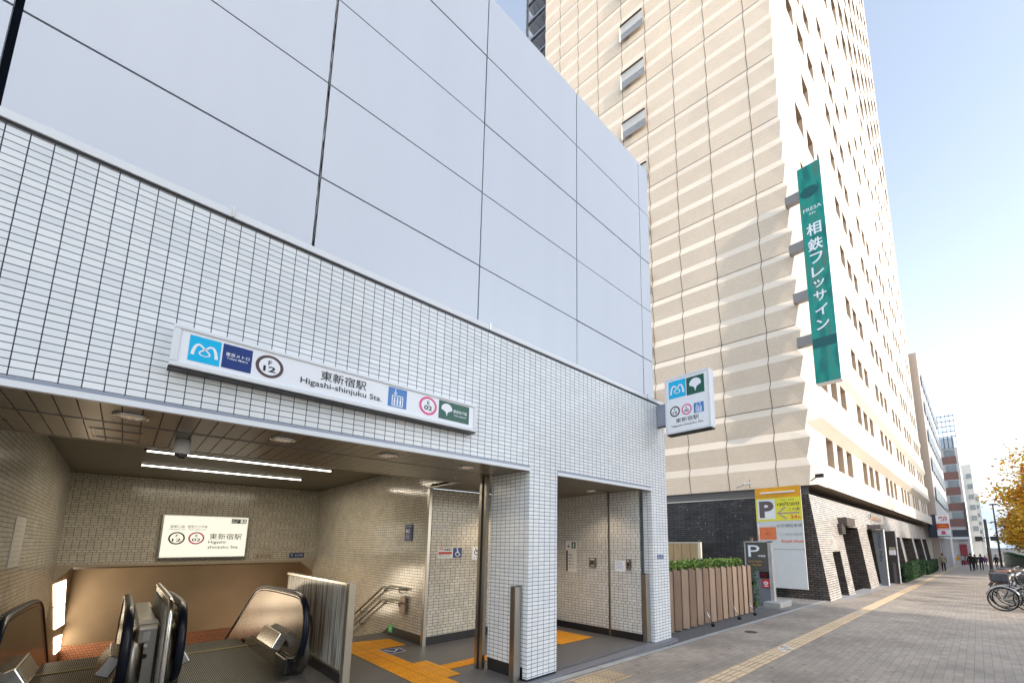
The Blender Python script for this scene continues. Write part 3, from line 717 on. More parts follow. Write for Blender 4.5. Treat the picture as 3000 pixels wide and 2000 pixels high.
k = MB((-6.4, -3.75, -3.9)); k.box((6.40, 3.735, 3.66), (6.48, 3.945, 4.06), grey_al, .004); k.box((6.39, 3.74, 3.65), (6.49, 3.94, 3.66), black); k.build('bracket', ps)

# small wall signs
def plate(name, fr, x0, z0, x1, z1, bg, label, cat='sign', th=.008, extra=None):
    t_ = thing(name, label, cat, (0, 0, 0))
    k = MB(**fr); k.box((x0, z0, 0), (x1, z1, th), bg); k.build('plate', t_)
    if extra:
        k = MB(**fr); extra(k, th + .001); k.build('lettering', t_)
    return t_
red = mat('sign_red', (.55, .03, .03), .4, 0, .05)
def aed(k, w):
    k.stroke([(3.625, 1.50), (3.645, 1.515), (3.665, 1.495), (3.685, 1.515), (3.705, 1.50)], .02, w, red); k.text('AED', 3.71, 1.475, 3.86, 1.515, w, ink, .04)
    k.flat([(3.615, 1.415), (3.865, 1.415), (3.865, 1.455), (3.615, 1.455)], w, red); k.text('改札付近', 3.63, 1.38, 3.83, 1.40, w, ink)
plate('aed_sign', FY(6.47), 3.60, 1.35, 3.884, 1.527, white_paint, 'white AED sign with red band on the tiles beside the wheelchair sign', extra=aed)
def wheelch(k, w):
    k.disc((3.972, 1.415), .042, white_paint, w, 24, .030); k.disc((3.965, 1.502), .012, white_paint, w, 12)
    k.stroke([(3.965, 1.49), (3.968, 1.44), (4.0, 1.438), (4.015, 1.395), (4.035, 1.40)], .012, w + .001, white_paint); k.stroke([(3.966, 1.47), (3.995, 1.468)], .010, w, white_paint)
plate('wheelchair_sign', FY(6.47), 3.888, 1.357, 4.056, 1.52, navy, 'dark blue wheelchair symbol sign beside the AED sign', extra=wheelch)
def phone(k, w):
    k.disc((4.35, 1.435), .045, ink, w, 24, .030); k.stroke([(4.33, 1.52), (4.345, 1.47), (4.37, 1.44)], .012, w, ink); k.stroke([(4.385, 1.52), (4.41, 1.48), (4.41, 1.43), (4.395, 1.40)], .014, w, ink)
    for i in range(3): k.disc((4.315 + i * .045, 1.35), .013, ink, w, 12, .008)
plate('intercom_sign', FY(6.47), 4.27, 1.315, 4.474, 1.528, sign_white, 'white call point sign with black symbol, right of the wheelchair sign', extra=phone)
plate('small_notice', FY(6.47), 3.54, 1.835, 3.76, 1.873, white_paint, 'narrow white notice strip on the tiles above the AED sign', extra=lambda k, w: k.text('● エレベーター ▶', 3.56, 1.842, 3.74, 1.866, w, ink))
def bl(k, w):
    k.text('出口案内', -7.25, 1.875, -7.05, 1.90, w, sign_white); k.text('B2', -7.25, 1.78, -7.10, 1.84, w, sign_white, .02)
    for i in range(4): k.text('東新宿駅', -7.25, 1.74 - i * .024, -7.12 + i * .01, 1.755 - i * .024, w, sign_white)
plate('exit_guide_sign', FX(3.42), -7.29, 1.638, -7.01, 1.92, navy, 'dark blue guide board with white writing on the stair wall', extra=bl)
plate('direction_plate', FY(12.4), 2.885, 1.243, 3.206, 1.356, navy, 'small dark blue arrow plate at the right end of the rear wall', extra=lambda k, w: (k.text('↑', 2.91, 1.26, 2.96, 1.335, w, sign_white), k.text('出口専用', 3.0, 1.275, 3.18, 1.325, w, sign_white)))
plate('direction_plate', FY(12.4), 2.187, 1.24, 2.558, 1.358, hood_m, 'small beige arrow plate right of the glowing station sign', extra=lambda k, w: (k.text('↓', 2.21, 1.26, 2.26, 1.34, w, ink), k.text('のりば', 2.3, 1.275, 2.5, 1.325, w, ink)))
def lifts(k, w):
    k.flat([(-5.865, 1.50), (-5.76, 1.50), (-5.76, 1.62), (-5.865, 1.62)], w, sign_white); k.text('↓', -5.83, 1.56, -5.79, 1.61, w + .001, ink); k.flat([(-5.84, 1.52), (-5.78, 1.52), (-5.78, 1.55), (-5.84, 1.55)], w + .001, ink)
    k.flat([(-5.73, 1.50), (-5.62, 1.50), (-5.62, 1.62), (-5.73, 1.62)], w, green); k.stroke([(-5.675, 1.52), (-5.675, 1.60)], .03, w + .001, sign_white)
    k.flat([(-5.875, 1.06), (-5.83, 1.06), (-5.83, 1.46), (-5.875, 1.46)], w, ink)
    for i, s_ in enumerate(('優先', 'お年寄り', '車いす', '妊娠中の方', 'ベビーカー')): k.text(s_, -5.81, 1.36 - i * .06, -5.70 + i * .015, 1.39 - i * .06, w, ink, .01)
plate('lift_notice', FX(6.05), -5.884, 1.045, -5.60, 1.65, white_paint, 'tall white lift notice with green pictogram on the lift hall wall', extra=lifts)
for y0, y1, z0, z1, lab in ((5.259, 5.10, 1.163, 1.333, 'bronze call button box near the white lift notice'), (4.41, 4.325, 1.155, 1.325, 'bronze call button box near the front guide post')):
    t_ = thing('call_box', lab, 'intercom', (6.04, (y0 + y1) / 2, z0))
    o = (-6.04, -(y0 + y1) / 2, -z0)
    k = MB(o); k.box((6.018, y1, z0), (6.05, y0, z1), mat('bronze', (.22, .19, .14), .35, .8), .004); k.build('case', t_)
    k = MB(o); k.box((6.014, y1 + .03, z1 - .04), (6.019, y0 - .03, z1 - .018), white_paint); k.cyl((6.013, (y0 + y1) / 2, (z0 + z1) / 2), (6.02, (y0 + y1) / 2, (z0 + z1) / 2), .022, black); k.box((6.014, y1 + .02, z0 + .015), (6.019, y0 - .05, z0 + .04), steel_br); k.build('button', t_)
def lines(k, w):
    for i in range(6): k.stroke([(-4.645, 1.28 - i * .024), (-4.48 - random.random() * .06, 1.275 - i * .024)], .006, w, blue)
plate('paper_notice', FX(6.05), -4.667, 1.115, -4.45, 1.295, sign_white, 'white paper notice with faint lines beside the front call box', extra=lines)
plate('address_plate', FY(YF), 6.285, 1.34, 6.475, 1.40, navy, 'tiny navy plate on the corner pillar', extra=lambda k, w: k.text('B2 出口', 6.30, 1.35, 6.46, 1.39, w, sign_white))
plate('pale_notice', dict(o=(XL, 0, 0), u=(0, 1, 0), v=(0, 0, 1), n=(1, 0, 0)), 7.28, 1.34, 7.95, 1.885, mat('faint_notice', (.6, .58, .52), .4), 'tall pale notice board on the left tiled wall', extra=lambda k, w: [k.stroke([(7.35, 1.84 - i * .055), (7.85, 1.84 - i * .055)], .010, w, hood_m) for i in range(9)])

# ceiling lights, camera
for x, y, lab in ((-.055, 4.30, 'round recessed ceiling downlight nearest the left wall'), (.87, 4.31, 'round recessed downlight second from the left'), (1.80, 4.325, 'round recessed downlight third from the left'), (2.739, 4.328, 'round recessed downlight in front of the middle pillar'), (4.5, 4.7, 'round recessed downlight over the lift hall, near the pillar'), (5.5, 4.75, 'round recessed downlight over the lift hall, near the corner')):
    t_ = thing('downlight', lab, 'ceiling light', (x, y, 2.5), group='recessed downlights in the entrance ceiling')
    k = MB(); k.ring((0, 0, -.004), .085, .012, steel_br, 'Z', 28, 6); k.build('trim', t_)
    k = MB(); k.disc((0, 0), .078, down_m, -.003, 28)
    for q in range(7): k.ball((.045 * math.cos(q * .9), .045 * math.sin(q * .9), -.005), .012, down_m, 8)
    k.build('lens', t_)
for (x0, y0), (x1, y1), lab in (((.07, 8.55), (2.55, 8.55), 'front linear tube light on the upper ceiling'), ((.05, 10.2), (2.48, 10.2), 'rear linear tube light on the upper ceiling')):
    t_ = thing('tube_light', lab, 'ceiling light', (x0, y0, 2.93), group='linear tube lights on the upper ceiling')
    k = MB(); k.box((0, -.04, -.005), (x1 - x0, .04, .02), dark); k.build('tray', t_)
    k = MB(); k.tube([(.03, 0, -.012), (x1 - x0 - .03, 0, -.012)], .013, lamp_m, 8); k.build('tube', t_)
    la = bpy.data.lights.new('tube_lamp', 'AREA'); la.shape = 'RECTANGLE'; la.size = 2.4; la.size_y = .08; la.energy = 36; la.color = (1, .86, .66)
    lo = bpy.data.objects.new('lamp', la); COL.objects.link(lo); lo.location = ((x1 - x0) / 2, 0, -.06); lo.parent = t_
for x, y, e_ in ((-.055, 4.30, 3), (.87, 4.31, 3), (1.80, 4.325, 3), (2.739, 4.328, 3), (4.5, 4.7, 6), (5.5, 4.75, 6), (4.6, 5.9, 10)):  # lift hall spots added to brighten its walls; the last has no fitting
    la = bpy.data.lights.new('ceiling_spot', 'SPOT'); la.energy = e_ * 4; la.spot_size = R(120); la.spot_blend = .6; la.shadow_soft_size = .06; la.color = (1, .78, .54)
    lo = bpy.data.objects.new('lamp', la); COL.objects.link(lo); lo.location = (x, y, 2.47)
cam_t = thing('dome_camera', 'white ceiling-mounted security camera with dark dome', 'camera', (.27, 4.98, 2.5))
k = MB(); k.tube([(0, 0, 0), (0, 0, -.08), (0, 0, -.115), (0, 0, -.128)], [.052, .058, .056, .044], mat('cam_grey', (.80, .80, .78), .5), 24); k.build('housing', cam_t)
k = MB(); k.ball((0, 0, -.128), .045, mat('smoked_dome', (.03, .03, .035), .08, 0, 0, coat=1), 20); k.build('dome', cam_t)

# ------------------------------------------------------------------ HOTEL
hotel = thing('hotel_tower', 'very tall cream hotel tower with folded facade and rows of small deep windows', 'building', (16.3, 4.0, 0))
HO = (-16.3, -4.0, 0)
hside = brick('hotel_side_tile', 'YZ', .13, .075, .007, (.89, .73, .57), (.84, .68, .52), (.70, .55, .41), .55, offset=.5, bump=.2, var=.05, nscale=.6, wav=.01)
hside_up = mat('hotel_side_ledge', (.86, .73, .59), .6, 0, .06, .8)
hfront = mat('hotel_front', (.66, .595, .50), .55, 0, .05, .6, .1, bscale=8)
reveal_m = mat('window_reveal', (.58, .43, .31), .7, 0, .1, 4)
pane_dark = mat('window_pane', (.03, .03, .03), .15, 0, .1, 2)
joint_m = mat('joint_brown', (.16, .11, .075), .8)
U = Vector((math.cos(R(96.2)), math.sin(R(96.2)), 0)); NS = Vector((-U.y, U.x, 0))
HT = 90.0
def side_prof(z):
    t = (z - 3.6) % 1.0
    a = (.035 + .05 * max(0, min(1, (19 - z) / 6))) if z > 5 else .05
    return a * (t / .7 if t < .7 else (1 - t) / .3)
CX_, CY_ = 16.3, 4.0
def fy(x): return 4.0 - (x - 16.3) * .0098
def corner(z):
    d = side_prof(z) * 2.1
    return (CX_ - d * .55, CY_ - d)
zs = []
z = 3.6
while z < HT:
    zs += [z, z + .7]; z += 1.0
zs.append(z)
k = MB(HO); segs = [0, .45, 1.0, 2.72, 4.28, 5.68, 7.05, 8.57, 9.93, 11.29, 12.5]
def sp(s_, z):
    d = side_prof(z)
    if s_ == 0: c = corner(z); return (c[0], c[1], z)
    p = Vector((CX_, CY_, 0)) + U * s_ + Vector((-abs(NS.x), -.108, 0)) * d
    return (p.x, p.y, z)
wins = [(13.0 + 3 * i - 6, 13.9 + 3 * i - 6) for i in range(27)]
for i in range(len(zs) - 1):
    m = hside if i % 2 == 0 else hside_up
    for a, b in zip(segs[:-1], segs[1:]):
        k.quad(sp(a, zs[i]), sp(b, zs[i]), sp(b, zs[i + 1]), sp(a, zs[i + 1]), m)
k.build('side_wall', hotel)
# back and flank returns
k = MB(HO)
e = Vector((CX_, CY_, 0)) + U * 12.5
k.quad((e.x, e.y, 3.6), (e.x + 46, e.y, 3.6), (e.x + 46, e.y, HT), (e.x, e.y, HT), hside_up)
k.quad((62, fy(62), -2), (62, 16.5, -2), (62, 16.5, HT), (62, fy(62), HT), hfront)
k.build('rear_wall', hotel)
# joints
jv = MB(HO)
for s_ in segs[2:-1]:
    for i in range(min(len(zs) - 1, 110)):
        a = Vector(sp(s_ - .013, zs[i])); b = Vector(sp(s_ + .013, zs[i])); c = Vector(sp(s_ + .013, zs[i + 1])); d = Vector(sp(s_ - .013, zs[i + 1]))
        w_ = .05 * math.sin(i * 1.7 + s_)
        off = Vector((-.006, 0, 0)); sh0 = U * (.03 * (i % 2)); sh1 = U * (.03 * ((i + 1) % 2))
        jv.quad(a + off + sh0, b + off + sh0, c + off + sh1, d + off + sh1, joint_m)
zq = 6.57
while zq < 60:
    a = Vector(sp(0.02, zq)); b = Vector(sp(12.5, zq)); a2 = Vector(sp(0.02, zq + .03)); b2 = Vector(sp(12.5, zq + .03)); off = Vector((-.008, 0, 0))
    jv.quad(a + off, b + off, b2 + off, a2 + off, joint_m); zq += 3.0
jv.build('panel_joint', hotel)
louv = brick('louvre', 'YZ', 3, .06, .018, (.55, .55, .56), (.5, .5, .52), (.12, .12, .13), .5)
louv_top = mat('louvre_hood', (.62, .60, .57), .8, 0, .06)
for i in range(16):
    zb = 7.0 + 3 * i
    k = MB(HO); A_ = Vector((CX_, CY_, 0))
    off = Vector((-.15, -.016, 0))
    def q(s_, z, o_=0.0): p = A_ + U * s_ + Vector((-.16 + o_, -.017, 0)); return (p.x, p.y, z)
    s0, s1 = 5.72, 7.02
    k.quad(q(s0, zb), q(s1, zb), q(s1, zb + .45), q(s0, zb + .40), louv)
    k.quad(q(s0, zb + .40), q(s1, zb + .40), q(s1, zb + .85, -.03), q(s0, zb + .85, -.03), louv_top)
    k.quad(q(s0, zb + .85, -.03), q(s1, zb + .85, -.03), q(s1, zb + .89, -.10), q(s0, zb + .89, -.10), joint_m)
    k.quad(q(s0, zb + .89, -.10), q(s1, zb + .89, -.10), q(s1, zb + 1.05), q(s0, zb + 1.05), hside_up)
    k.quad(q(s1, zb - .03), q(s1 + .06, zb - .03, -.03), q(s1 + .06, zb + 1.0, -.06), q(s1, zb + 1.0, -.03), hside_up)
    k.build('louvred_window', hotel)
# front wall with real window openings
amp = {0: .30, 1: .22, 2: .12}
FP = 3.2
bands = int((HT - 3.65) / FP)
wall = MB(HO); allwin = []
for fl_ in range(bands):
    zc = 5.25 + fl_ * FP
    big_from = 33 if zc > 41 else 999
    am = amp.get(fl_, .0)
    hw, hh = .6, .6
    z0, z1 = (3.6 if fl_ == 0 else zc - FP / 2), zc + FP / 2
    xsW = []
    for b in range(6):
        for j in range(3):
            xw = 19.7 + 7.3 * b + 1.8 * j + .012 * fl_
            if xw > 61: continue
            if fl_ > 4 and random.random() < .2: continue
            if xw > big_from: continue
            xsW.append((xw, .58, .6))
    if big_from < 900:
        xw = 34.3
        while xw < 61: xsW.append((xw, 1.0, 1.15)); xw += 3.65
    for part in (0, 1):
        ws = [w for w in xsW if (w[1] > .6) == bool(part)]
        xa, xb = (16.3, 62.0) if big_from > 900 else ((16.3, 33.0) if part == 0 else (33.0, 62.0))
        if part and big_from > 900: continue
        hh = 1.15 if part else .60
        zl = [(z0, am), (zc - hh - .2, am), (zc - hh, 0), (zc + hh, 0), (zc + hh + .4, am), (z1, am)] if am else [(z0, 0), (zc - hh, 0), (zc + hh, 0), (z1, 0)]
        if fl_ == 2: zl[-1] = (z1, 0)
        if fl_ < 2: zl[-1] = (z1, amp.get(fl_ + 1, 0)) 
        xl_ = [xa, min(xa + 1.2, xb)] if xa < 17 else [xa]
        for w in sorted(ws): xl_ += [w[0] - w[1], w[0] + w[1]]
        xl_.append(xb)
        for a, b in zip(xl_[:-1], xl_[1:]):
            iswin = any(abs((a + b) / 2 - w[0]) < .01 for w in ws)
            if a == xa and xa < 17:   # corner fin follows the pleats of the side
                zz = sorted(set([q for q in zs if z0 < q < z1] + [q[0] for q in zl]))
                def dz(zv):
                    for (p0, d0), (p1, d1) in zip(zl[:-1], zl[1:]):
                        if p0 <= zv <= p1: return d0 + (d1 - d0) * (zv - p0) / (p1 - p0)
                    return 0
                for q0, q1 in zip(zz[:-1], zz[1:]):
                    c0, c1 = corner(q0), corner(q1)
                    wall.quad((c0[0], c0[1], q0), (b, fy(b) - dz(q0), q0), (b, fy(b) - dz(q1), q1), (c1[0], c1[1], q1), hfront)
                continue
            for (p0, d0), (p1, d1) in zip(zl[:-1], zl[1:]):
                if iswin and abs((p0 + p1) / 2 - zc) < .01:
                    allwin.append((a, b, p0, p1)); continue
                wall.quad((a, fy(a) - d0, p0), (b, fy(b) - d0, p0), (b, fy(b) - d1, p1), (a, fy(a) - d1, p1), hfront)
wall.quad((16.3, 4.0, 3.6), (62, fy(62), 3.6), (62, 6, 3.6), (16.3, 6, 3.6), hfront)
for q0, q1 in ((3.6, 3.6),): pass
wall.box((16.2, 3.72, 3.585), (62, 4.5, 3.599), joint_m)
wall.build('front_wall', hotel)
allwin.sort(key=lambda w: w[0] ** 2 + w[2] ** 2)
def win(mb, a, b, z0, z1, dp=.34):
    y0, y1 = fy(a), fy(b)
    mb.quad((a, y0, z0), (a, y0 + dp, z0), (a, y0 + dp, z1), (a, y0, z1), reveal_m)
    mb.quad((b, y1, z0), (b, y1 + dp, z0), (b, y1 + dp, z1), (b, y1, z1), reveal_m)
    mb.quad((a, y0, z0), (b, y1, z0), (b, y1 + dp, z0), (a, y0 + dp, z0), reveal_m)
    mb.quad((a, y0, z1), (b, y1, z1), (b, y1 + dp, z1), (a, y0 + dp, z1), reveal_m)
    mb.quad((a, y0 + dp, z0), (b, y1 + dp, z0), (b, y1 + dp, z1), (a, y0 + dp, z1), pane_dark)
for w in allwin[:100]:
    k = MB(HO); win(k, *w); k.build('window', hotel)
k = MB(HO)
for w in allwin[100:]: win(k, *w)
k.build('window', hotel, kind='stuff')
# dark base: side wall, strip, brick front with batter
bdark = brick('black_brick', 'YZ', .35, .085, .010, (.030, .029, .032), (.055, .05, .05), (.006, .006, .007), .45, offset=.5, bump=.8, bdist=.02, var=.3, nscale=3)
bside = brick('brown_brick_side', 'YZ', .22, .075, .010, (.13, .10, .085), (.07, .055, .05), (.008, .007, .007), .4, offset=.5, bump=.8, bdist=.02, var=.2)
bfront = brick('sun_paled_brick_front', 'XZ', .30, .075, .009, (.66, .60, .54), (.46, .41, .37), (.02, .018, .018), .32, offset=.5, bump=.8, bdist=.015, var=.2)  # dark glossy brick painted pale, sun glare put into its colour
k = MB(HO); A_ = Vector((CX_ + .05, CY_ + .05, 0))
def sq(mb, s0, s1, z0, z1, m, off=0.0):
    a = A_ + U * s0 + Vector((-off, 0, 0)); b = A_ + U * s1 + Vector((-off, 0, 0)); mb.quad((a.x, a.y, z0), (b.x, b.y, z0), (b.x, b.y, z1), (a.x, a.y, z1), m)
sq(k, .0, 14, 3.30, 3.6, mat('eaves_grey', (.12, .11, .105), .6)); sq(k, 0, 14, 3.26, 3.30, steel, .03); sq(k, 1.0, 14, -.6, 3.28, bdark)
for i in range(26):   # small beige flecks scattered on the dark brick
    s_ = random.choice([random.gauss(4.2, .3), random.uniform(2, 5.3), random.gauss(2.6, .25)]); zz = random.uniform(1.6, 3.2)
    sq(k, s_, s_ + random.uniform(.008, .018), zz, zz + random.uniform(.02, .06), hood_m, .012)
k.build('base_side_wall', hotel)
def bat(z): return 4.02 - .40 * (3.3 - z) / 3.65
def sec(mb, xa, xb, za, zb, m=bfront, depth=1.0):
    sh = .25
    y0a, y0b = bat(za), bat(zb)
    mb.add([(xa, y0a, za), (xb, y0a, za), (xb, y0b, zb), (xa, y0b, zb), (xa, y0b + depth, za), (xb, y0b + depth, za), (xb, y0b + depth, zb), (xa, y0b + depth, zb)],
           [(0, 1, 2, 3)], m)
    mb.add([(xa, y0a, za), (xa, y0b, zb), (xa, y0b + depth, zb), (xa, y0b + depth, za), (xb, y0a, za), (xb, y0b, zb), (xb, y0b + depth, zb), (xb, y0b + depth, za)],
           [(0, 1, 2, 3), (4, 7, 6, 5)], bside)
    mb.add([(xa, y0a, za), (xb, y0a, za), (xb, y0b + depth, za), (xa, y0b + depth, za)], [(0, 1, 2, 3)], bside)
k = MB(HO)
GB = -2.0
sec(k, 16.15, 60.5, 2.30, 3.28)
sec(k, 16.15, 17.75, GB, 2.30); sec(k, 17.75, 18.95, 1.30, 2.30); sec(k, 18.95, 20.0, GB, 2.30); sec(k, 23.4, 25.6, GB, 2.30)
k.add([(16.15, bat(GB), GB), (16.15, bat(3.28), 3.28), (16.25, 5.3, 3.28), (16.3, 5.3, GB)], [(0, 1, 2, 3)], bside)
for xa, xb in ((30.6, 31.2), (37.9, 39.2), (45.8, 47.2), (53.8, 55.2), (59.9, 60.5)): sec(k, xa, xb, GB, 2.0)
sec(k, 30.6, 60.5, 2.0, 2.30)
k.build('brick_base', hotel)
k = MB(HO); wall_xz(k, 17.7, 25.6, GB, 2.3, 4.75, bdark if 0 else mat('recess_shade', (.03, .028, .035), .5, 0, .3, 3)); wall_xz(k, 25.5, 31.1, GB, 2.3, 5.0, mat('lobby_shade', (.025, .025, .03), .3)); k.build('doorway_recess', hotel)  # dark sheets painted as the shade inside the doorways
k = MB(HO); wall_xz(k, 31.2, 60.4, GB, 2.05, 4.35, mat('shop_glass', (.02, .035, .04), .08, 0, .2, 1)); k.build('shop_window', hotel)
k = MB(HO); k.box((19.7, 3.62, 2.30), (21.3, 4.1, 2.62), mat('lintel_brown', (.09, .07, .06), .5)); k.box((19.4, 3.75, 1.95), (20.0, 4.05, 2.35), bside); k.build('door_canopy', hotel)
k = MB(HO); k.box((25.9, 3.35, 2.32), (27.2, 3.95, 2.52), mat('canopy_grey', (.12, .11, .11), .5)); k.build('door_canopy', hotel)
FRo = FY(3.90); FRo['o'] = (HO[0], 3.90 + HO[1], 0)
k = MB(**FRo); k.text('Royal Host', 27.4, 2.75, 30.4, 3.08, .03, mat('sign_orange', (.45, .17, .03), .5), .02); k.disc((27.0, 3.02), .13, ink, .03, 12); k.build('lettering', hotel)
slb = thing('name_slab', 'grey upright slab with vertical hotel name beside the dark doorway', 'sign', (26.7, 3.6, gz(26.7)))
SF = FX(26.6); SF['o'] = (-.1, -3.6, -gz(26.7))
slabm = mat('slab_grey', (.20, .21, .225), .5, 0, .08, 3)
k = MB(**SF); k.poly([(-3.66, gz(26.6)), (-3.37, gz(26.6)), (-3.37, 2.28), (-3.84, 2.28)], -.22, 0, slabm); k.build('slab', slb)
k = MB(**SF); k.box((-3.368, gz(26.6), -.24), (-3.34, 2.29, .01), white_al); k.build('edge_trim', slb)
k = MB(**SF); k.text('FRESA INN', -3.62, .70, -3.49, 2.10, .006, mat('slab_letter', (.04, .06, .09), .4), .02, rot=1); k.build('lettering', slb)
vb = thing('poster_wall', 'dark entrance side wall with a small white poster', 'wall', (29.3, 3.4, gz(29.3)))
SF = FX(29.2); SF['o'] = (-.1, -3.4, -gz(29.3))
k = MB(**SF); k.box((-3.70, gz(29), -.2), (-3.17, 2.26, 0), mat('vestibule_dark', (.06, .05, .045), .4)); k.build('panel', vb)
k = MB(**SF); k.box((-3.17, gz(29), -.24), (-3.14, 2.28, .01), white_al); k.build('edge_trim', vb)
k = MB(**SF); k.box((-3.52, .96, 0), (-3.22, 1.22, .02), sign_white); k.box((-3.50, 1.23, 0), (-3.22, 1.38, .02), hood_m); k.build('poster', vb)
k = MB(**SF); k.box((-3.42, gz(29), 0), (-3.30, .55, .03), mat('ash_stand', (.14, .12, .12), .5)); k.build('door_plate', vb)
# floodlight + corner camera
k = MB(HO); k.tube([(16.1, 3.9, 3.72), (15.9, 3.6, 3.85)], .02, black, 8); k.box((15.82, 3.45, 3.78), (15.98, 3.7, 3.9), black, .01); k.build('security_camera', hotel)
fl_ = thing('wall_spotlight', 'small wall spotlight left of the yellow parking board', 'light', (15.75, 5.85, 3.7))
k = MB(); k.tube([(0, 0, -.1), (0, 0, .22)], .012, black, 6); k.tube([(0, .05, .1), (0, .5, -.04)], .015, steel, 6); k.box((-.05, -.02, .05), (.05, .18, .13), steel_br, .01); k.build('lamp_head', fl_)

# fire escape at the back corner
fe = thing('fire_escape', 'dark steel fire escape at the back corner of the hotel tower', 'fire escape', (14.8, 16.6, 0))
fdark = mat('escape_dark', (.055, .05, .055), .6, .2, .2)
fgrey = mat('escape_grey', (.34, .35, .38), .5, .4, .1)
e0 = Vector((CX_, CY_, 0)) + U * 12.5
def fe_p(s_, d, z): p = e0 + U * s_ + Vector((.994 * d, .108 * d, 0)) - Vector((14.8, 16.6, 0)); return (p.x, p.y, z)
k = MB(); kk = MB(); kr = MB()
for i in range(4, 24):
    zb = 3.6 + 1.55 * i
    a, b, c, d = fe_p(0, .25, zb), fe_p(2.0, .25, zb), fe_p(2.0, 2.6, zb), fe_p(0, 2.6, zb)
    up = Vector((0, 0, .14))
    P4 = [Vector(v) for v in (a, b, c, d)]
    k = MB(); k.add([tuple(v) for v in P4] + [tuple(v + up) for v in P4], [(0, 1, 2, 3), (4, 5, 6, 7), (0, 1, 5, 4), (1, 2, 6, 5), (2, 3, 7, 6)], fgrey)
    for j in range(4):
        s_ = .3 + j * .5
        k.tube([fe_p(s_, .3, zb - .06), fe_p(s_, 2.5, zb - .06)], .05, fdark, 4)
    k.build('landing', fe)
    for j in range(28):
        s_ = .05 + j * .07
        kr.tube([fe_p(s_, .24, zb + .14), fe_p(s_, .24, zb + 1.15)], .011, fgrey, 4, cap=False)
        if j < 22: kr.tube([fe_p(2.02, .24 + j * .1, zb + .14), fe_p(2.02, .24 + j * .1, zb + 1.15)], .014, fgrey, 4, cap=False)
    kr.tube([fe_p(0, .24, zb + 1.15), fe_p(2.0, .24, zb + 1.15), fe_p(2.02, 2.4, zb + 1.15)], .025, fgrey, 5)
    kk.tube([fe_p(.1, 1.5, zb + .1), fe_p(1.9, 1.5, zb + 1.5)], .09, fdark, 4)
for s_, d in ((1.9, .3), (1.9, 2.5), (.1, .35)): kk.tube([fe_p(s_, d, 3), fe_p(s_, d, 42)], .09, fdark, 6)
for m_, mb in (('railing', kr), ('stair_frame', kk)): mb.build(m_, fe)

# hotel vertical sign
hs = thing('hotel_sign', 'tall green vertical hotel sign bracketed to the corner of the tower', 'sign', (15.9, 3.05, 7))
HF = FX(15.8); HF['o'] = (-.1, -3.05, -7)
def hgreen():
    m, nt, b = newmat('sign_green')
    geo = N(nt, 'ShaderNodeNewGeometry'); mp = N(nt, 'ShaderNodeMapping'); mp.inputs['Scale'].default_value = (1, 1.6, .45); L(nt, geo.outputs['Position'], mp.inputs[0])
    nz = N(nt, 'ShaderNodeTexNoise'); nz.inputs['Scale'].default_value = 1.9; nz.inputs['Detail'].default_value = 3; L(nt, mp.outputs[0], nz.inputs['Vector'])
    cr = N(nt, 'ShaderNodeValToRGB'); e = cr.color_ramp.elements
    e[0].position = .35; e[0].color = (.003, .13, .115, 1); e[1].position = .62; e[1].color = (.05, .17, .135, 1); e2 = e.new(.5); e2.color = (.0, .24, .19, 1)
    L(nt, nz.outputs['Fac'], cr.inputs[0]); L(nt, cr.outputs[0], b.inputs['Base Color']); b.inputs['Roughness'].default_value = .18
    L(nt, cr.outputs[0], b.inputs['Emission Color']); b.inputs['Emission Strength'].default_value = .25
    return m
hg = hgreen(); hg_d = mat('sign_green_dark', (.0, .10, .10), .25)
k = MB(**HF); k.box((-3.42, 6.98, -.33), (-2.66, 15.33, -.004), white_al, .01); k.build('case', hs)
k = MB(**HF); k.box((-3.415, 7.0, -.003), (-2.668, 15.31, .0), hg); k.build('face', hs)
k = MB(**HF); k.disc((-3.08, 14.22), .30, hg_d, .002, 32, ry=.22); k.build('emblem', hs)
k = MB(**HF); k.flat([(-3.40, 8.25), (-2.68, 8.25), (-2.68, 8.60), (-3.40, 8.60)], .002, hg_d); k.build('dark_band', hs)
k = MB(**HF)
k.text('FRESA', -3.32, 13.46, -2.74, 13.60, .004, sign_white); k.text('INN', -3.14, 13.29, -2.95, 13.38, .004, sign_white)
for ch, zc in zip('相鉄フレッサイン', (12.72, 12.11, 11.57, 11.06, 10.59, 10.13, 9.60, 9.07)):
    hh_ = .24 if ch in '相鉄' else (.19 if ch != 'ッ' else .14); ww = .235 if ch in '相鉄' else (.2 if ch != 'ッ' else .17)
    k.text(ch, -3.04 - ww, zc - hh_, -3.04 + ww, zc + hh_, .004, sign_white, .018)
k.build('lettering', hs)
for zc in (14.35, 12.35, 10.40, 8.70):
    k = MB((-15.9, -3.05, -7)); k.box((15.88, 3.42, zc - .18), (16.1, 3.92, zc + .18), mat('bracket_grey', (.30, .27, .25), .5, .3), .01); k.build('bracket', hs)

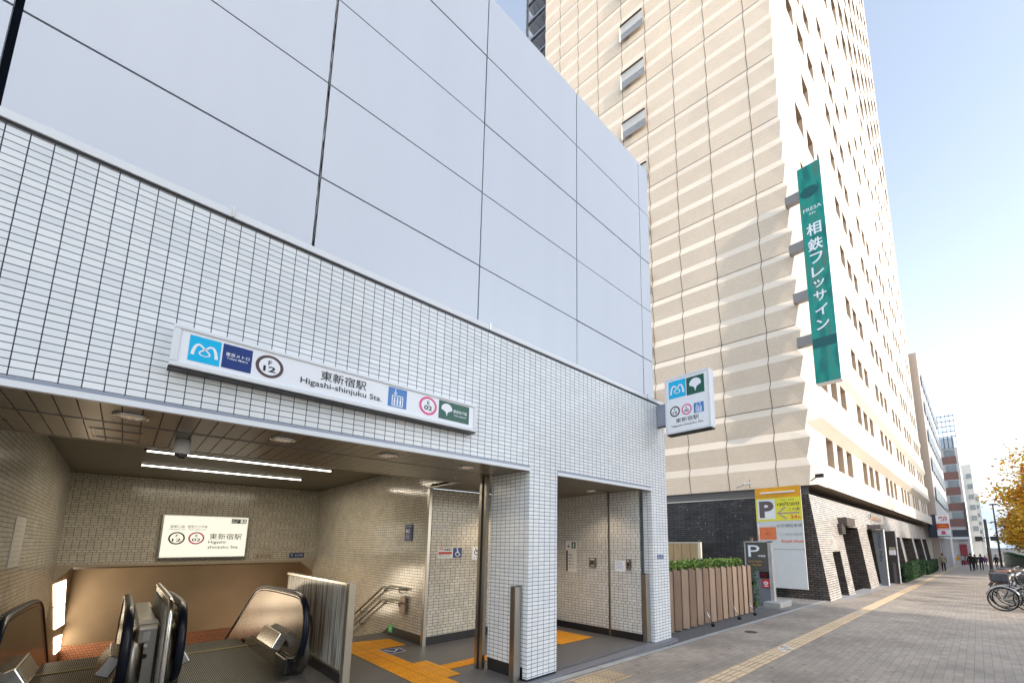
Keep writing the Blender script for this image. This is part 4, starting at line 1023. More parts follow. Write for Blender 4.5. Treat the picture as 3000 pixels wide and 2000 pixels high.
# yellow parking board
yb = thing('parking_board', 'large yellow and white parking price board with big brown P', 'sign', (15.9, 5, 0))
YF_ = FX(15.9); YF_['o'] = (0, -5, 0)
yel = mat('board_yellow', (.80, .72, .05), .4, 0, .03); ora = mat('board_orange', (.80, .36, .01), .4, 0, .08); bgrey = mat('board_grey', (.62, .62, .61), .45, 0, .04); pbrown = mat('p_brown', (.13, .09, .095), .5); mauve = mat('arrow_mauve', (.42, .30, .26), .5); ored = mat('orange_red', (.75, .13, .03), .5)
k = MB(**YF_); k.box((-5.735, .06, -.05), (-4.20, 3.59, -.003), bgrey, .006); k.flat([(-5.73, .08), (-4.205, .08), (-4.205, 1.38), (-5.73, 1.38)], .0, bgrey); k.box((-5.73, 1.385, -.004), (-4.205, 1.395, .003), steel); k.build('board', yb)
k = MB(**YF_); k.flat([(-5.735, 3.20), (-4.20, 3.20), (-4.20, 3.588), (-5.735, 3.588)], .001, ora); k.flat([(-5.735, 2.38), (-4.20, 2.38), (-4.20, 3.20), (-5.735, 3.20)], .001, yel); k.build('colour_band', yb)
k = MB(**YF_); k.box((-5.55, 3.36, .01), (-4.39, 3.415, .05), white_paint, .01); k.build('lamp_tube', yb)
k = MB(**YF_); k.flat([(-5.675, 2.45), (-5.07, 2.45), (-5.07, 3.16), (-5.675, 3.16)], .003, white_paint); k.text('P', -5.61, 2.50, -5.11, 3.10, .005, pbrown, .045)
k.text('8:00 - 22:00', -4.86, 3.08, -4.42, 3.13, .003, pbrown); k.text('100円/20分', -4.99, 2.89, -4.25, 3.03, .003, ink, .015); k.text('この奥', -4.62, 2.72, -4.26, 2.83, .003, pbrown, .01)
k.stroke([(-4.28, 2.645), (-4.97, 2.645)], .05, .004, mauve); k.stroke([(-4.72, 2.86), (-4.99, 2.645), (-4.70, 2.44)], .06, .0045, mauve)
k.text('24', -4.58, 2.44, -4.36, 2.57, .003, ored, .03); k.text('h', -4.33, 2.44, -4.26, 2.54, .003, ored, .03)
k.text('お客様駐車場', -5.05, 2.15, -4.23, 2.27, .003, mat('grey_text', (.25, .25, .25), .5), .01); k.text('イン東新宿駅前', -5.0, 1.86, -4.23, 1.95, .003, mat('grey_text2', (.4, .4, .4), .5)); k.text('Royal Host', -4.93, 1.60, -4.225, 1.72, .003, ored, .02); k.build('lettering', yb)
k = MB(**YF_); k.flat([(-5.72, 1.72), (-5.085, 1.72), (-5.085, 2.17), (-5.72, 2.17)], .003, mat('map_orange', (.72, .20, .07), .5, 0, .15, 12))
for i in range(4): k.stroke([(-5.70, 1.80 + i * .1), (-5.10, 1.78 + i * .11)], .008, .004, ored)
for i in range(3): k.stroke([(-5.58 + i * .17, 1.73), (-5.56 + i * .17, 2.16)], .008, .004, ored)
k.stroke([(-5.45, 1.93), (-5.32, 1.90), (-5.38, 1.98)], .03, .005, red); k.build('map', yb)

# small dark P sign / payment pillar
pp = thing('parking_sign', 'dark brown P sign in a weathered grey steel frame behind the fence', 'sign', (13.2, 4.8, gz(13.2)))
PF = FX(13.2); PF['o'] = (0, -4.8, -gz(13.2))
k = MB(**PF)
wgal = mat('weathered_steel', (.48, .46, .44), .55, .4, .25, 12)
for a, b, c, d in ((-5.19, -.25, -5.15, 1.66), (-4.50, -.25, -4.40, 1.66), (-5.19, 1.62, -4.40, 1.66)): k.box((a, b, -.18), (c, d, .0), wgal, .004)
k.box((-5.15, -.2, -.15), (-4.50, .80, -.05), mat('grey_case', (.22, .23, .26), .5, .2)); k.build('frame', pp)
k = MB(**PF); k.box((-5.15, .80, -.1), (-4.50, 1.62, -.02), mat('panel_brown', (.10, .085, .075), .5), .004); k.build('panel', pp)
k = MB(**PF); k.text('P', -5.08, 1.19, -4.74, 1.54, -.017, sign_white, .0); k.text('時間貸', -4.79, 1.19, -4.58, 1.25, -.017, sign_white, .01); k.text('30分 200円', -5.08, 1.03, -4.70, 1.08, -.017, ora, .01); k.text('最大料金', -4.97, .93, -4.72, .98, -.017, ora, .01); k.build('lettering', pp)
k = MB(**PF); k.box((-4.79, .57, -.05), (-4.52, .77, -.02), black, .004); k.box((-4.75, .60, -.02), (-4.58, .73, -.015), mat('dark_red', (.12, .01, .015), .3)); k.build('display', pp)
k = MB(**PF); k.box((-4.72, .30, -.05), (-4.505, .54, -.015), mat('bright_red', (.65, .02, .02), .35), .004); k.text('空', -4.68, .34, -4.55, .50, -.012, sign_white, .02); k.build('status_light', pp)
k = MB(**PF); k.tube([(-4.75, 1.66, -.1), (-4.75, 2.18, -.1)], .012, white_paint, 6); k.box((-5.02, 1.66, -.14), (-4.96, 1.76, -.06), mat('rust', (.25, .14, .09), .8)); k.build('top_post', pp)
cb_ = MB(); cb_.box((12.9, 4.15, gz(13) - .1), (13.9, 4.62, gz(13) + .14), kerb_m, .02); cb_.build('concrete_block', label='long low concrete block at the foot of the brown P sign', cat='concrete block')

# brown louvre fence
fn = thing('louvre_fence', 'low brown fence of upright folded metal slats beside the station', 'fence', (9.4, 4.3, gz(9.4)))
fb = mat('fence_brown', (.40, .285, .21), .45, .35, .12, 2.5, stretch=(1, 1, .6))
fbl = mat('fence_edge', (.72, .62, .52), .4, .2); fb2 = mat('fence_brown_dark', (.30, .20, .145), .45, .35, .15, 2.5, stretch=(1, 1, .6))
k = MB((-9.4, -4.3, -gz(9.4))); ke = MB((-9.4, -4.3, -gz(9.4)))
for i in range(15):
    x = 6.90 + i * .31; z0, z1 = gz(x) + .02, 1.11 - .004 * i
    dq = .095 - .0035 * i; fbm = fb if i % 2 else fb2
    a = (x, 4.37); b = (x + .115 - .001 * i, 4.37 - dq); c = (b[0] + .025, b[1] + .05)
    k.add([(a[0], a[1], z0), (b[0], b[1], z0), (c[0], c[1], z0), (a[0], a[1], z1), (b[0], b[1], z1 - .05), (c[0], c[1], z1 - .05)], [(0, 1, 4, 3), (1, 2, 5, 4)], fbm)
    k.add([(a[0] + .005, a[1] + .03, z0), (c[0], c[1], z0), (c[0], c[1], z1 - .05), (a[0] + .005, a[1] + .03, z1)], [(0, 1, 2, 3)], fb)
    ke.add([(a[0], a[1], z1 + .001), (b[0], b[1], z1 - .049), (c[0], c[1], z1 - .049), (a[0] + .005, a[1] + .03, z1 + .001)], [(0, 1, 2, 3)], fbl)
    ke.quad((b[0] - .001, b[1] - .002, z0), (b[0] + .014, b[1] + .020, z0), (b[0] + .014, b[1] + .020, z1 - .05), (b[0] - .001, b[1] - .002, z1 - .05), fbl)
k.box((6.9, 4.44, -.2), (11.8, 4.46, 1.0), dark)  # dark sheet added so the slat gaps read as shade
k.box((6.9, 4.44, .5), (11.8, 4.47, .58), fb); k.box((6.9, 4.44, -.02), (11.8, 4.47, .04), fb)
k.build('slat_panel', fn); ke.build('slat_edge', fn)
for i, x in enumerate((6.85, 8.6, 9.95, 10.9)):
    t_ = thing('fence_wheel', ['small black castor with steel stay by the tiled corner', 'small black castor with steel stay, second from the station', 'small black castor with steel stay, third from the station', 'small black castor with steel stay nearest the parking sign'][i], 'castor', (x, 4.12, gz(x)), group='castors along the foot of the brown fence')
    k = MB(); k.ring((0, 0, .045), .032, .014, rubber, 'X', 14, 6); k.box((-.02, -.02, .03), (.02, .02, .06), black); k.build('wheel', t_)
    k = MB(); k.tube([(0, .0, .06), (-.1, .08, .30)], .010, steel_br, 6); k.box((-.03, -.03, .06), (.03, .03, .075), steel); k.build('stay', t_)

# ------------------------------------------------------------------ foliage
def leafmats(cols, nm):
    out = []
    for i, c in enumerate(cols):
        m = mat(nm + str(i), c, .55, 0, .2, 3); out.append(m)
        nt = m.node_tree; b = nt.nodes['Principled BSDF']
        b.inputs['Subsurface Weight'].default_value = 0
        tr = N(nt, 'ShaderNodeBsdfTranslucent'); tr.inputs[0].default_value = col4([min(1, x * 1.5) for x in c]); ms = N(nt, 'ShaderNodeMixShader'); ms.inputs[0].default_value = .35
        L(nt, b.outputs[0], ms.inputs[1]); L(nt, tr.outputs[0], ms.inputs[2]); L(nt, ms.outputs[0], nt.nodes['Material Output'].inputs[0])
    return out
GRN = leafmats([(.10, .20, .03), (.20, .32, .06), (.38, .46, .12), (.04, .09, .02)], 'green_leaf')
HED = leafmats([(.035, .085, .03), (.06, .12, .045), (.02, .05, .02)], 'hedge_leaf')
AUT = leafmats([(.60, .34, .03), (.50, .42, .04), (.66, .46, .06), (.34, .14, .03), (.34, .38, .05), (.60, .46, .05)], 'autumn_leaf')
bark = mat('bark', (.09, .07, .055), .9, 0, .3, 12, .6)
def leaf(mb, p, s, m):
    a = random.random() * 6.28; t_ = random.uniform(-1.1, 1.1)
    u = Vector((math.cos(a), math.sin(a), math.sin(t_) * .8)).normalized(); v = u.cross(Vector((random.uniform(-1, 1), random.uniform(-1, 1), random.uniform(-1, 1)))).normalized()
    p = Vector(p)
    mb.add([tuple(p - u * s), tuple(p - v * s * .55), tuple(p + u * s), tuple(p + v * s * .55)], [(0, 1, 2, 3)], m)
def hedge(x0, x1, y0, y1, z0, z1, label, mats, n, s=.05):
    mb = MB(); mb.box((x0 + .05, y0 + .05, z0), (x1 - .05, y1 - .05, z1 - .05), mats[-1])
    for _ in range(n):
        x = random.uniform(x0, x1); y = random.uniform(y0, y1); z = random.uniform(z0, z1)
        r_ = random.random()
        if r_ < .4: y = y0 + abs(random.gauss(0, .04))
        elif r_ < .75: z = z1 + random.gauss(0, .03)
        elif r_ < .9: x = random.choice((x0, x1))
        leaf(mb, (x, y, z), s * random.uniform(.6, 1.2), random.choice(mats))
    return mb.build('hedge', label=label, cat='hedge')
hedge(7.2, 11.9, 4.75, 5.35, .3, 1.13, 'bright green clipped hedge right behind the brown fence', GRN, 5200, .045)
hedge(30.5, 43.5, 3.05, 3.4, gz(37), gz(37) + 1.05, 'dark clipped hedge in front of the shop windows, nearer the doorway', HED, 5000, .07)
hedge(44.5, 56.5, 2.95, 3.35, gz(50), gz(50) + 1.0, 'dark clipped hedge in front of the shop windows, farther one', HED, 3500, .08)
hedge(48, 110, -4.4, -3.4, -2.6, gz(75) + 1.5, 'long dark roadside hedge under the autumn trees', HED, 5000, .12)
mb = MB()
for _ in range(900): leaf(mb, (random.gauss(12.55, .10), random.gauss(4.80, .07), random.uniform(gz(12.5), .95)), .045, random.choice(GRN[:2] + HED))
mb.build('climbing_plant', label='narrow leafy climbing plant between the fence end and the P sign', cat='plant')
# bamboo panel box behind
bb = MB(HO if 0 else (0, 0, 0))
bamb = mat('bamboo_panel', (.50, .33, .16), .6, 0, .25, 4, stretch=(1, 6, .6))
a = Vector((15.55, 7.7, 0)); b = Vector((15.4, 9.9, 0))
bw = thing('wooden_screen', 'square board fence panel with a white post in front of the black brick wall', 'fence', (15.5, 8.8, gz(15)))
k = MB((-15.5, -8.8, -gz(15)))
k.box((15.46, 7.86, .0), (15.5, 10.2, 1.60), bamb); k.box((15.44, 7.86, 1.60), (15.52, 10.2, 1.64), fbl)
for i in range(6): k.box((15.452, 8.2 + i * .36, .0), (15.46, 8.215 + i * .36, 1.6), joint_m)
k.box((15.452, 7.86, .78), (15.459, 10.2, .80), joint_m); k.build('boards', bw)
k = MB((-15.5, -8.8, -gz(15))); k.box((15.42, 7.74, -.4), (15.52, 7.86, 1.64), mat('cream_post', (.72, .66, .52), .6)); k.build('post', bw)

lf = MB()
for _ in range(260):
    x = random.uniform(14, 60); y = random.choice((random.gauss(-3, .9), random.gauss(-2, 1.2), random.gauss(3.1, .35)))
    if y > 3.6: continue
    a = random.random() * 6; q = random.uniform(.02, .045)
    lf.add([(x + q * math.cos(a + t), y + q * math.sin(a + t), gz(x) + .012) for t in (0, 1.6, 3.1, 4.7)], [(0, 1, 2, 3)], random.choice(AUT))
lf.build('fallen_leaves', label='scattered yellow fallen leaves on the pavement', cat='leaves', kind='stuff')
def tree(x, y, h, r, label, seed, n=5200, ls=.11):
    rnd = random.Random(seed); z0 = gz(x) - .05
    t_ = thing('street_tree', label, 'tree', (x, y, z0), group='autumn trees along the roadside')
    k = MB(); top = h * .92
    trunk = [(0, 0, 0), (.05, .02, h * .2), (-.04, .05, h * .45), (.03, -.03, h * .7), (0, 0, top)]
    k.tube(smoothpath(trunk, 1), [.16 - .13 * i / 9 for i in range(10)][:len(smoothpath(trunk, 1))] if len(smoothpath(trunk, 1)) <= 10 else .1, bark, 8)
    tips = []
    for i in range(16):
        zb = h * rnd.uniform(.33, .85); a = rnd.random() * 6.28; ln = r * rnd.uniform(.55, 1.0) * (1 - .3 * (zb / h))
        p1 = (ln * .5 * math.cos(a), ln * .5 * math.sin(a), zb + ln * .3); p2 = (ln * math.cos(a + .2), ln * math.sin(a + .2), zb + ln * .55)
        k.tube([(0, 0, zb), p1, p2], [.05, .03, .012], bark, 5); tips += [p1, p2, tuple((p1[j] + p2[j]) / 2 for j in range(3))]
    k.build('trunk', t_)
    k = MB(); cl = []
    for p in tips: cl.append((Vector(p), rnd.uniform(.35, .75) * r * .45))
    for _ in range(18):
        a = rnd.random() * 6.28; q = r * rnd.random() ** .5 * .85; zz = h * rnd.uniform(.4, 1.02)
        cl.append((Vector((q * math.cos(a), q * math.sin(a), zz)), rnd.uniform(.3, .6) * r * .5))
    for i in range(n):
        c, rad = cl[i % len(cl)]
        d = Vector((rnd.gauss(0, 1), rnd.gauss(0, 1), rnd.gauss(0, .7))) * rad * .55
        ci = (i % len(cl)); mm = AUT[(ci * 3 + (0 if rnd.random() < .55 else rnd.randint(1, 5))) % 6]
        leaf(k, c + d, ls * rnd.uniform(.6, 1.2), mm)
    k.build('crown', t_)
tree(31, -4.0, 7.4, 3.35, 'tall orange and yellow street tree behind the parked bicycles', 2, 17000, .105)
tree(40, -4.3, 7.0, 2.9, 'orange street tree, second along the road', 3, 6000, .12)
tree(50, -4.6, 6.6, 2.8, 'yellow-brown street tree, third along the road', 4, 7500, .14)
tree(57, -4.6, 5.6, 2.9, 'low golden street tree, fourth along the road', 8, 5000, .15)
tree(66, -5.0, 6.4, 3.2, 'distant orange street tree near the crossing', 5, 5000, .17)
tree(75, -5.2, 5.8, 3.2, 'distant brown-green street tree past the crossing', 9, 4000, .18)
tree(84, -6.0, 7.0, 3.4, 'farthest street tree beyond the traffic lights', 6, 2500, .22)

# ------------------------------------------------------------------ far buildings
def bld(name, label, x0, x1, y0, y1, z1, wallm, rows=None, front_rows=None, cat='building'):
    t_ = thing(name, label, cat, (x0, y0, gz(x0)))
    o = (-x0, -y0, -gz(x0))
    k = MB(o); k.box((x0, y0, gz(x0) - 3), (x1, y1, z1), wallm); k.build('wall', t_)
    return t_, o
wA = mat('wall_A_front', (.60, .57, .56), .7, 0, .05, .3); wA2 = mat('wall_A_side', (.50, .41, .34), .7, 0, .06, .3)
glass = mat('office_glass', (.22, .25, .27), .2, .2, .3, .5)  # lightened so the far blocks look hazy
t_, o = bld('office_building', 'pale office block with bands of windows right behind the hotel', 63.2, 97, 2.85, 14, 24.2, wA)
k = MB(o); k.box((63.15, 2.9, -3), (63.19, 14, 24.25), wA2); k.build('side_wall', t_)
for i in range(5):
    k = MB(o)
    zz = 6.6 + i * 3.5
    for j in range(9):
        k.box((64.6 + j * 3.4, 2.70, zz), (67.4 + j * 3.4, 2.76, zz + 1.6), glass)
        k.box((65.9 + j * 3.4, 2.68, zz), (66.0 + j * 3.4, 2.71, zz + 1.6), wA)
    k.build('window_band', t_)
k = MB(o)
for j in range(7): k.box((64.2 + j * 2.6, 2.55, -3), (64.8 + j * 2.6, 2.9, 2.1), wA)
k.box((63.6, 2.5, 2.1), (84, 2.85, 4.2), mat('fascia_white', (.6, .6, .62), .6)); k.box((63.5, 2.8, -3), (84, 2.86, 2.1), glass); k.build('ground_floor', t_)
# shop signs
for z0, z1, bgm, lab, fn_ in ((3.74, 4.62, sign_white, 'white shop sign with red lettering, topmost on the dark post', lambda k, w: k.text('焼肉', -2.72, 3.95, -2.0, 4.5, w, red, .03)), (3.05, 3.70, mat('shop_red', (.70, .07, .02), .5), 'red shop sign between two white ones on the dark post', lambda k, w: (k.flat([(-2.85, 3.08), (-1.95, 3.08), (-1.95, 3.18), (-2.85, 3.18)], w, sign_white), k.stroke([(-2.75, 3.4), (-2.4, 3.48), (-2.05, 3.38)], .12, w, ora))), (2.38, 3.0, sign_white, 'white shop sign with pink round emblem, lowest on the dark post', lambda k, w: (k.disc((-2.42, 2.75), .19, pink, w, 20), k.stroke([(-2.68, 2.56), (-2.16, 2.56)], .04, w, ink)))):
    t_ = thing('shop_sign', lab, 'sign', (61.5, 2.5, z0), group='shop signs stacked on the dark post')
    fr = FX(61.5); fr['o'] = (0, -2.5, -z0)
    k = MB(**fr); k.box((-2.93, z0, -.3), (-1.9, z1, 0), bgm); k.build('box', t_)
    k = MB(**fr); fn_(k, .01); k.build('lettering', t_)
k = MB(); k.box((61.6, 2.94, 2.2), (61.9, 3.3, 4.75), mat('post_navy', (.04, .05, .08), .5)); k.box((61.55, 1.88, 2.3), (61.75, 2.95, 2.38), mat('post_navy2', (.04, .05, .08), .5)); k.box((61.6, 3.3, 2.2), (61.9, 3.7, 4.6), mat('post_navy3', (.04, .05, .08), .5)); k.build('sign_post', label='dark bracket frame carrying three stacked shop signs', cat='sign frame')
wB = mat('wall_B', (.62, .60, .58), .7, 0, .06, .3); wBb = mat('wall_B_brown', (.24, .13, .11), .8, 0, .1, .5)  # wall_B paled to suggest distance haze
t_, o = bld('striped_building', 'white and red-brown striped building with roof lattice', 105, 150, .70, 8, 19.2, wB)
for i in range(5):
    k = MB(o); zz = 4.6 + i * 2.9
    k.box((104.9, 1.0, zz), (105, 3.4, zz + 1.4), wBb); k.build('spandrel', t_)
    k = MB(o); k.box((104.93, 1.1, zz + 1.45), (105, 2.6, zz + 2.7), glass); k.build('window_band', t_)
k = MB(o); k.box((104.8, 1.0, 19.2), (105.4, 2.9, 21.2), mat('tank', (.4, .45, .52), .4, .4)); 
for i in range(5): k.box((104.8, .6, 21.3 + i * 1.0), (105, 3.0, 21.45 + i * 1.0), fgrey)
for j in range(5): k.box((104.8, .6 + j * .58, 19.2), (105, .7 + j * .58, 25.6), fgrey)
k.build('roof_lattice', t_)
k = MB(o); k.box((104.5, 1.2, -3), (104.8, 2.2, 1.4), mat('shopfront_red', (.3, .04, .05), .5)); k.box((103.8, .8, 2.3), (105, 3.1, 2.7), white_paint); k.box((104.7, .75, 2.7), (105, 2.9, 4.0), mat('dark_shop', (.05, .05, .06), .5)); k.build('shopfront', t_)
k = MB(o); k.box((104.85, .65, 4.0), (105.0, 1.0, 9.0), mat('brown_col', (.14, .11, .1), .7)); k.build('corner_column', t_)
wC = mat('wall_C', (.66, .63, .58), .7, 0, .06, .2); wD = mat('wall_D', (.60, .56, .50), .7, 0, .06, .2)
def rows(t_, o, x, y0, y1, zb, ztop, st, m):
    z = zb
    while z < ztop: k = MB(o); k.box((x - .12, y0, z), (x, y1, z + st * .45), m); k.build('window', t_); z += st
t_, o = bld('apartment_building', 'narrow pale high-rise just past the striped building', 155, 190, -1.15, 5, 22.6, wC); rows(t_, o, 155, -1.0, .0, 2, 21.5, 2.8, glass)
t_, o = bld('apartment_building', 'slim beige high-rise standing third past the hotel', 200, 240, -2.2, 4, 18.6, wD); rows(t_, o, 200, -2.1, -1.2, 2, 18, 2.8, glass)
t_, o = bld('apartment_building', 'farthest pale high-rise at the end of the left row', 300, 360, -3.7, 4, 26.6, wC); rows(t_, o, 300, -3.5, -1.9, 2, 26, 3, glass)
hillm = mat('haze_painted_hill', (.60, .66, .72), 1.0, 0, .12, .012, emis=(.6, .72, .85), es=.25)  # haze painted in as a pale blue tint and a faint glow
k = MB(); vs = []; fs_ = []
nx = 60
for i in range(nx + 1):
    y = 40 - i * 7
    top = 52 + 3 * math.sin(i * .21) + 1.6 * math.sin(i * .77) if i > 6 else 52 - (6 - i) * 3
    for j in range(7):
        q = j / 6; vs.append((640 + 90 * q + 4 * math.sin(i * .9 + j), y, -6 + (top + 6) * math.sin(q * math.pi / 2)))
for i in range(nx):
    for j in range(6):
        a = i * 7 + j; fs_.append((a, a + 7, a + 8, a + 1))
k.add(vs, fs_, hillm, True); k.build('hill', kind='structure')
# unseen buildings across the road, placed and sized to cast the street shade
opp = mat('opposite_wall', (.60, .60, .60), .6, 0, .06, .2)
t_, o = bld('opposite_shade_building', 'unseen pale building across the road, sized to shade the station', -14, 12.0, -44, -24, 25, opp)
k = MB(o)
for i in range(6):
    k.box((-13, -24.0, 3 + i * 3.6), (11.5, -23.95, 4.7 + i * 3.6), glass)
k.build('window_band', t_)
t_, o = bld('opposite_shade_building', 'unseen lower building across the road, sized to shade the hotel base', 44, 110, -44, -25, 20, opp)
k = MB(o)
for i in range(4): k.box((45, -25.0, 3 + i * 3.6), (109, -24.95, 4.7 + i * 3.6), glass)
k.build('window_band', t_)

# ------------------------------------------------------------------ street furniture
pole_m = mat('pole_brown', (.07, .055, .05), .6, .3)
sl = thing('street_lamp', 'slender dark street lamp in front of the autumn trees', 'street lamp', (55, -1.5, gz(55)))
k = MB(); k.tube([(0, 0, 0), (0, 0, 3), (0, 0, 6.25)], [.09, .07, .05], pole_m, 8); k.build('pole', sl)
k = MB(); k.box((-.2, -.35, 6.2), (.2, .25, 6.32), pole_m, .03); k.build('lamp_head', sl)
tl = thing('traffic_light', 'leaning brown pole with pedestrian signals above the parked bicycles', 'traffic light', (40, -.6, gz(40)))
k = MB(); k.tube([(0, 0, 0), (0, 0, 4.0)], [.10, .08], pole_m, 8); k.build('pole', tl)
for dy in (.42, -.32):
    k = MB(); k.box((-.15, dy - .18, 2.55), (.15, dy + .18, 2.85), black, .03); k.tube([(0, 0, 2.75), (0, dy, 2.75)], .03, black, 6); k.build('signal_head', tl)

# bicycles
tyre = mat('tyre', (.012, .012, .012), .8, 0, .1, spec=.2); rimm = mat('rim', (.35, .34, .32), .4, .6); chrome = mat('chrome', (.50, .50, .50), .28, 1.0, .1); spoke_m = mat('spoke', (.5, .5, .5), .35, .8)
def bicycle(x, y, rz, frame_m, label, basket=True, cover=None, child=None, sc=1.0):
    b_ = thing('bicycle', label, 'bicycle', (x, y, gz(x)), R(90) + rz, group='bicycles parked in a row on the right')
    b_.scale = (sc, sc, sc)
    rw = .33
    for nm, cx in (('front_wheel', .52), ('rear_wheel', -.52)):
        k = MB(); k.ring((cx, 0, rw), rw - .017, .018, tyre, 'Y', 32, 6); k.build(nm, b_); w_ = [q for q in bpy.data.objects if q.parent == b_][-1]
        k = MB(); k.ring((cx, 0, rw), rw - .040, .008, rimm, 'Y', 32, 5)
        k.tube([(cx, -.04, rw), (cx, .04, rw)], .02, chrome, 8)
        for i in range(16):
            a = i * math.pi / 8; k.tube([(cx, .012 * (-1) ** i, rw), (cx + (rw - .045) * math.cos(a), 0, rw + (rw - .045) * math.sin(a))], .0022, spoke_m, 3, cap=False)
        k.build('rim', w_)
    k = MB()
    bbk = (-.08, 0, .28); seat = (-.24, 0, .72); head = (.34, 0, .72); head2 = (.37, 0, .60)
    for a, b2, r_ in ((bbk, seat, .016), (bbk, head2, .02), ((-.16, 0, .5), head2, .014), (bbk, (-.52, .05, rw), .011), (bbk, (-.52, -.05, rw), .011), (seat, (-.52, .05, rw), .009), (seat, (-.52, -.05, rw), .009), ((.33, 0, .8), (.37, 0, .60), .018)): k.tube([a, b2], r_, frame_m, 7)
    for s_ in (-.045, .045): k.tube([(.38, s_, .60), (.44, s_, .45), (.52, s_, rw)], .011, frame_m, 6)
    k.build('frame', b_)
    k = MB()
    for cx, a0, a1 in ((.52, 20, 170), (-.52, 10, 190)):
        pts = [(cx + (rw + .03) * math.cos(R(a0 + (a1 - a0) * i / 10)), 0, rw + (rw + .03) * math.sin(R(a0 + (a1 - a0) * i / 10))) for i in range(11)]
        k.tube(pts, .022, chrome if not cover else frame_m, 6)
    k.build('mudguard', b_)
    k = MB(); k.tube(smoothpath([(.10, .26, .98), (.24, .24, 1.0), (.33, .08, .98), (.33, -.08, .98), (.24, -.24, 1.0), (.10, -.26, .98)], 1), .011, chrome, 6); k.tube([(.33, 0, .8), (.33, 0, .98)], .012, chrome, 6); k.tube([(.10, .26, .98), (.20, .25, .99)], .018, black, 6); k.tube([(.10, -.26, .98), (.20, -.25, .99)], .018, black, 6); k.build('handlebar', b_)
    k = MB(); k.ball((-.27, 0, .82), .11, black, 12, (1.25, .75, .35)); k.tube([(-.24, 0, .72), (-.26, 0, .80)], .013, chrome, 6); k.build('saddle', b_)
    k = MB(); k.ring((-.08, .05, .28), .09, .008, chrome, 'Y', 16, 5); k.tube([(-.08, .06, .28), (.02, .06, .15), (.02, .14, .15)], .01, chrome, 5); k.tube([(-.08, -.06, .28), (-.18, -.06, .41), (-.18, -.14, .41)], .01, chrome, 5)
    k.box((-.02, .11, .135), (.06, .19, .16), black); k.box((-.22, -.19, .395), (-.14, -.11, .42), black); k.build('crank', b_)
    k = MB(); k.box((-.72, -.07, .70), (-.36, .07, .715), chrome); k.tube([(-.65, .06, .70), (-.52, .06, rw)], .007, chrome, 5); k.tube([(-.65, -.06, .70), (-.52, -.06, rw)], .007, chrome, 5); k.build('carrier', b_)
    if basket:
        bm_ = black if basket is True else basket
        k = MB()
        z0, z1 = .72, .98
        lo_ = [(.42, -.13), (.68, -.13), (.68, .13), (.42, .13)]; hi_ = [(.38, -.18), (.76, -.18), (.76, .18), (.38, .18)]
        for f_ in [0, .33, .66, 1.0]:
            rr_ = [(a[0] + (b2[0] - a[0]) * f_, a[1] + (b2[1] - a[1]) * f_, z0 + (z1 - z0) * f_) for a, b2 in zip(lo_, hi_)]; k.tube(rr_, .007 if f_ < 1 else .012, bm_, 5, closed=True)
        for i in range(4):
            a, a2, b2, b3 = lo_[i], lo_[(i + 1) % 4], hi_[i], hi_[(i + 1) % 4]
            for j in range(7):
                f_ = j / 7; k.tube([(a[0] + (a2[0] - a[0]) * f_, a[1] + (a2[1] - a[1]) * f_, z0), (b2[0] + (b3[0] - b2[0]) * f_, b2[1] + (b3[1] - b2[1]) * f_, z1)], .005, bm_, 4, cap=False)
        k.box((.42, -.13, .715), (.68, .13, .722), bm_); k.build('basket', b_)
    if cover:
        k = MB(); k.box((.36, -.20, .76), (.78, .20, 1.03), cover, .04); k.build('basket_cover', b_)
    if child:
        k = MB(); k.box((-.75, -.17, .72), (-.38, .17, .86), child, .04); k.box((-.78, -.17, .80), (-.70, .17, 1.25), child, .03); k.box((-.42, -.17, .80), (-.37, .17, .98), child, .02); k.build('child_seat', b_)
    return b_
fr_cols = [mat('bike_silver', (.32, .33, .35), .35, .6), mat('bike_black', (.03, .03, .035), .3, .2), mat('bike_navy', (.03, .05, .12), .3, .2), mat('bike_cream', (.62, .56, .42), .4), mat('bike_red', (.30, .03, .03), .35)]
bag = mat('bag_dark', (.06, .06, .075), .55, 0, .3, 12); brownbag = mat('brown_cover', (.22, .10, .05), .6, 0, .3, 10); creamc = mat('cream_box', (.66, .62, .50), .5); redl = mat('red_basket', (.40, .09, .03), .6)
BK = [(17.4, -.92, .06, 1, False, None, None, 'black bicycle without basket, nearest in the parked row'),
      (18.0, -1.02, -.12, 0, False, None, None, 'silver bicycle leaning just behind the nearest black one'),
      (18.7, -.98, .05, 0, True, bag, None, 'silver bicycle with a dark covered basket near the front of the row'),
      (19.5, -1.15, .1, 2, True, None, None, 'navy bicycle with wire basket, fourth from the front'),
      (20.4, -1.2, -.05, 1, True, None, bag, 'black bicycle with dark child seat, fifth from the front'),
      (21.4, -1.15, .04, 4, True, brownbag, None, 'red bicycle with a brown covered basket in the middle of the row'),
      (22.5, -1.05, -.08, 1, True, bag, creamc, 'black bicycle with cream child seat and big dark basket'),
      (23.6, -1.10, .06, 3, redl, None, None, 'cream bicycle with orange-red basket'),
      (25.0, -1.3, 0, 0, True, None, creamc, 'silver bicycle with cream child seat farther along'),
      (26.6, -1.35, .1, 2, True, bag, None, 'navy bicycle with covered basket farther along'),
      (28.5, -1.5, -.1, 1, True, None, None, 'black bicycle with wire basket, third from the far end'),
      (31, -1.6, .05, 0, True, None, bag, 'silver bicycle with dark child seat, second from the far end'),
      (34, -1.8, 0, 4, True, None, None, 'red bicycle at the far end of the row')]
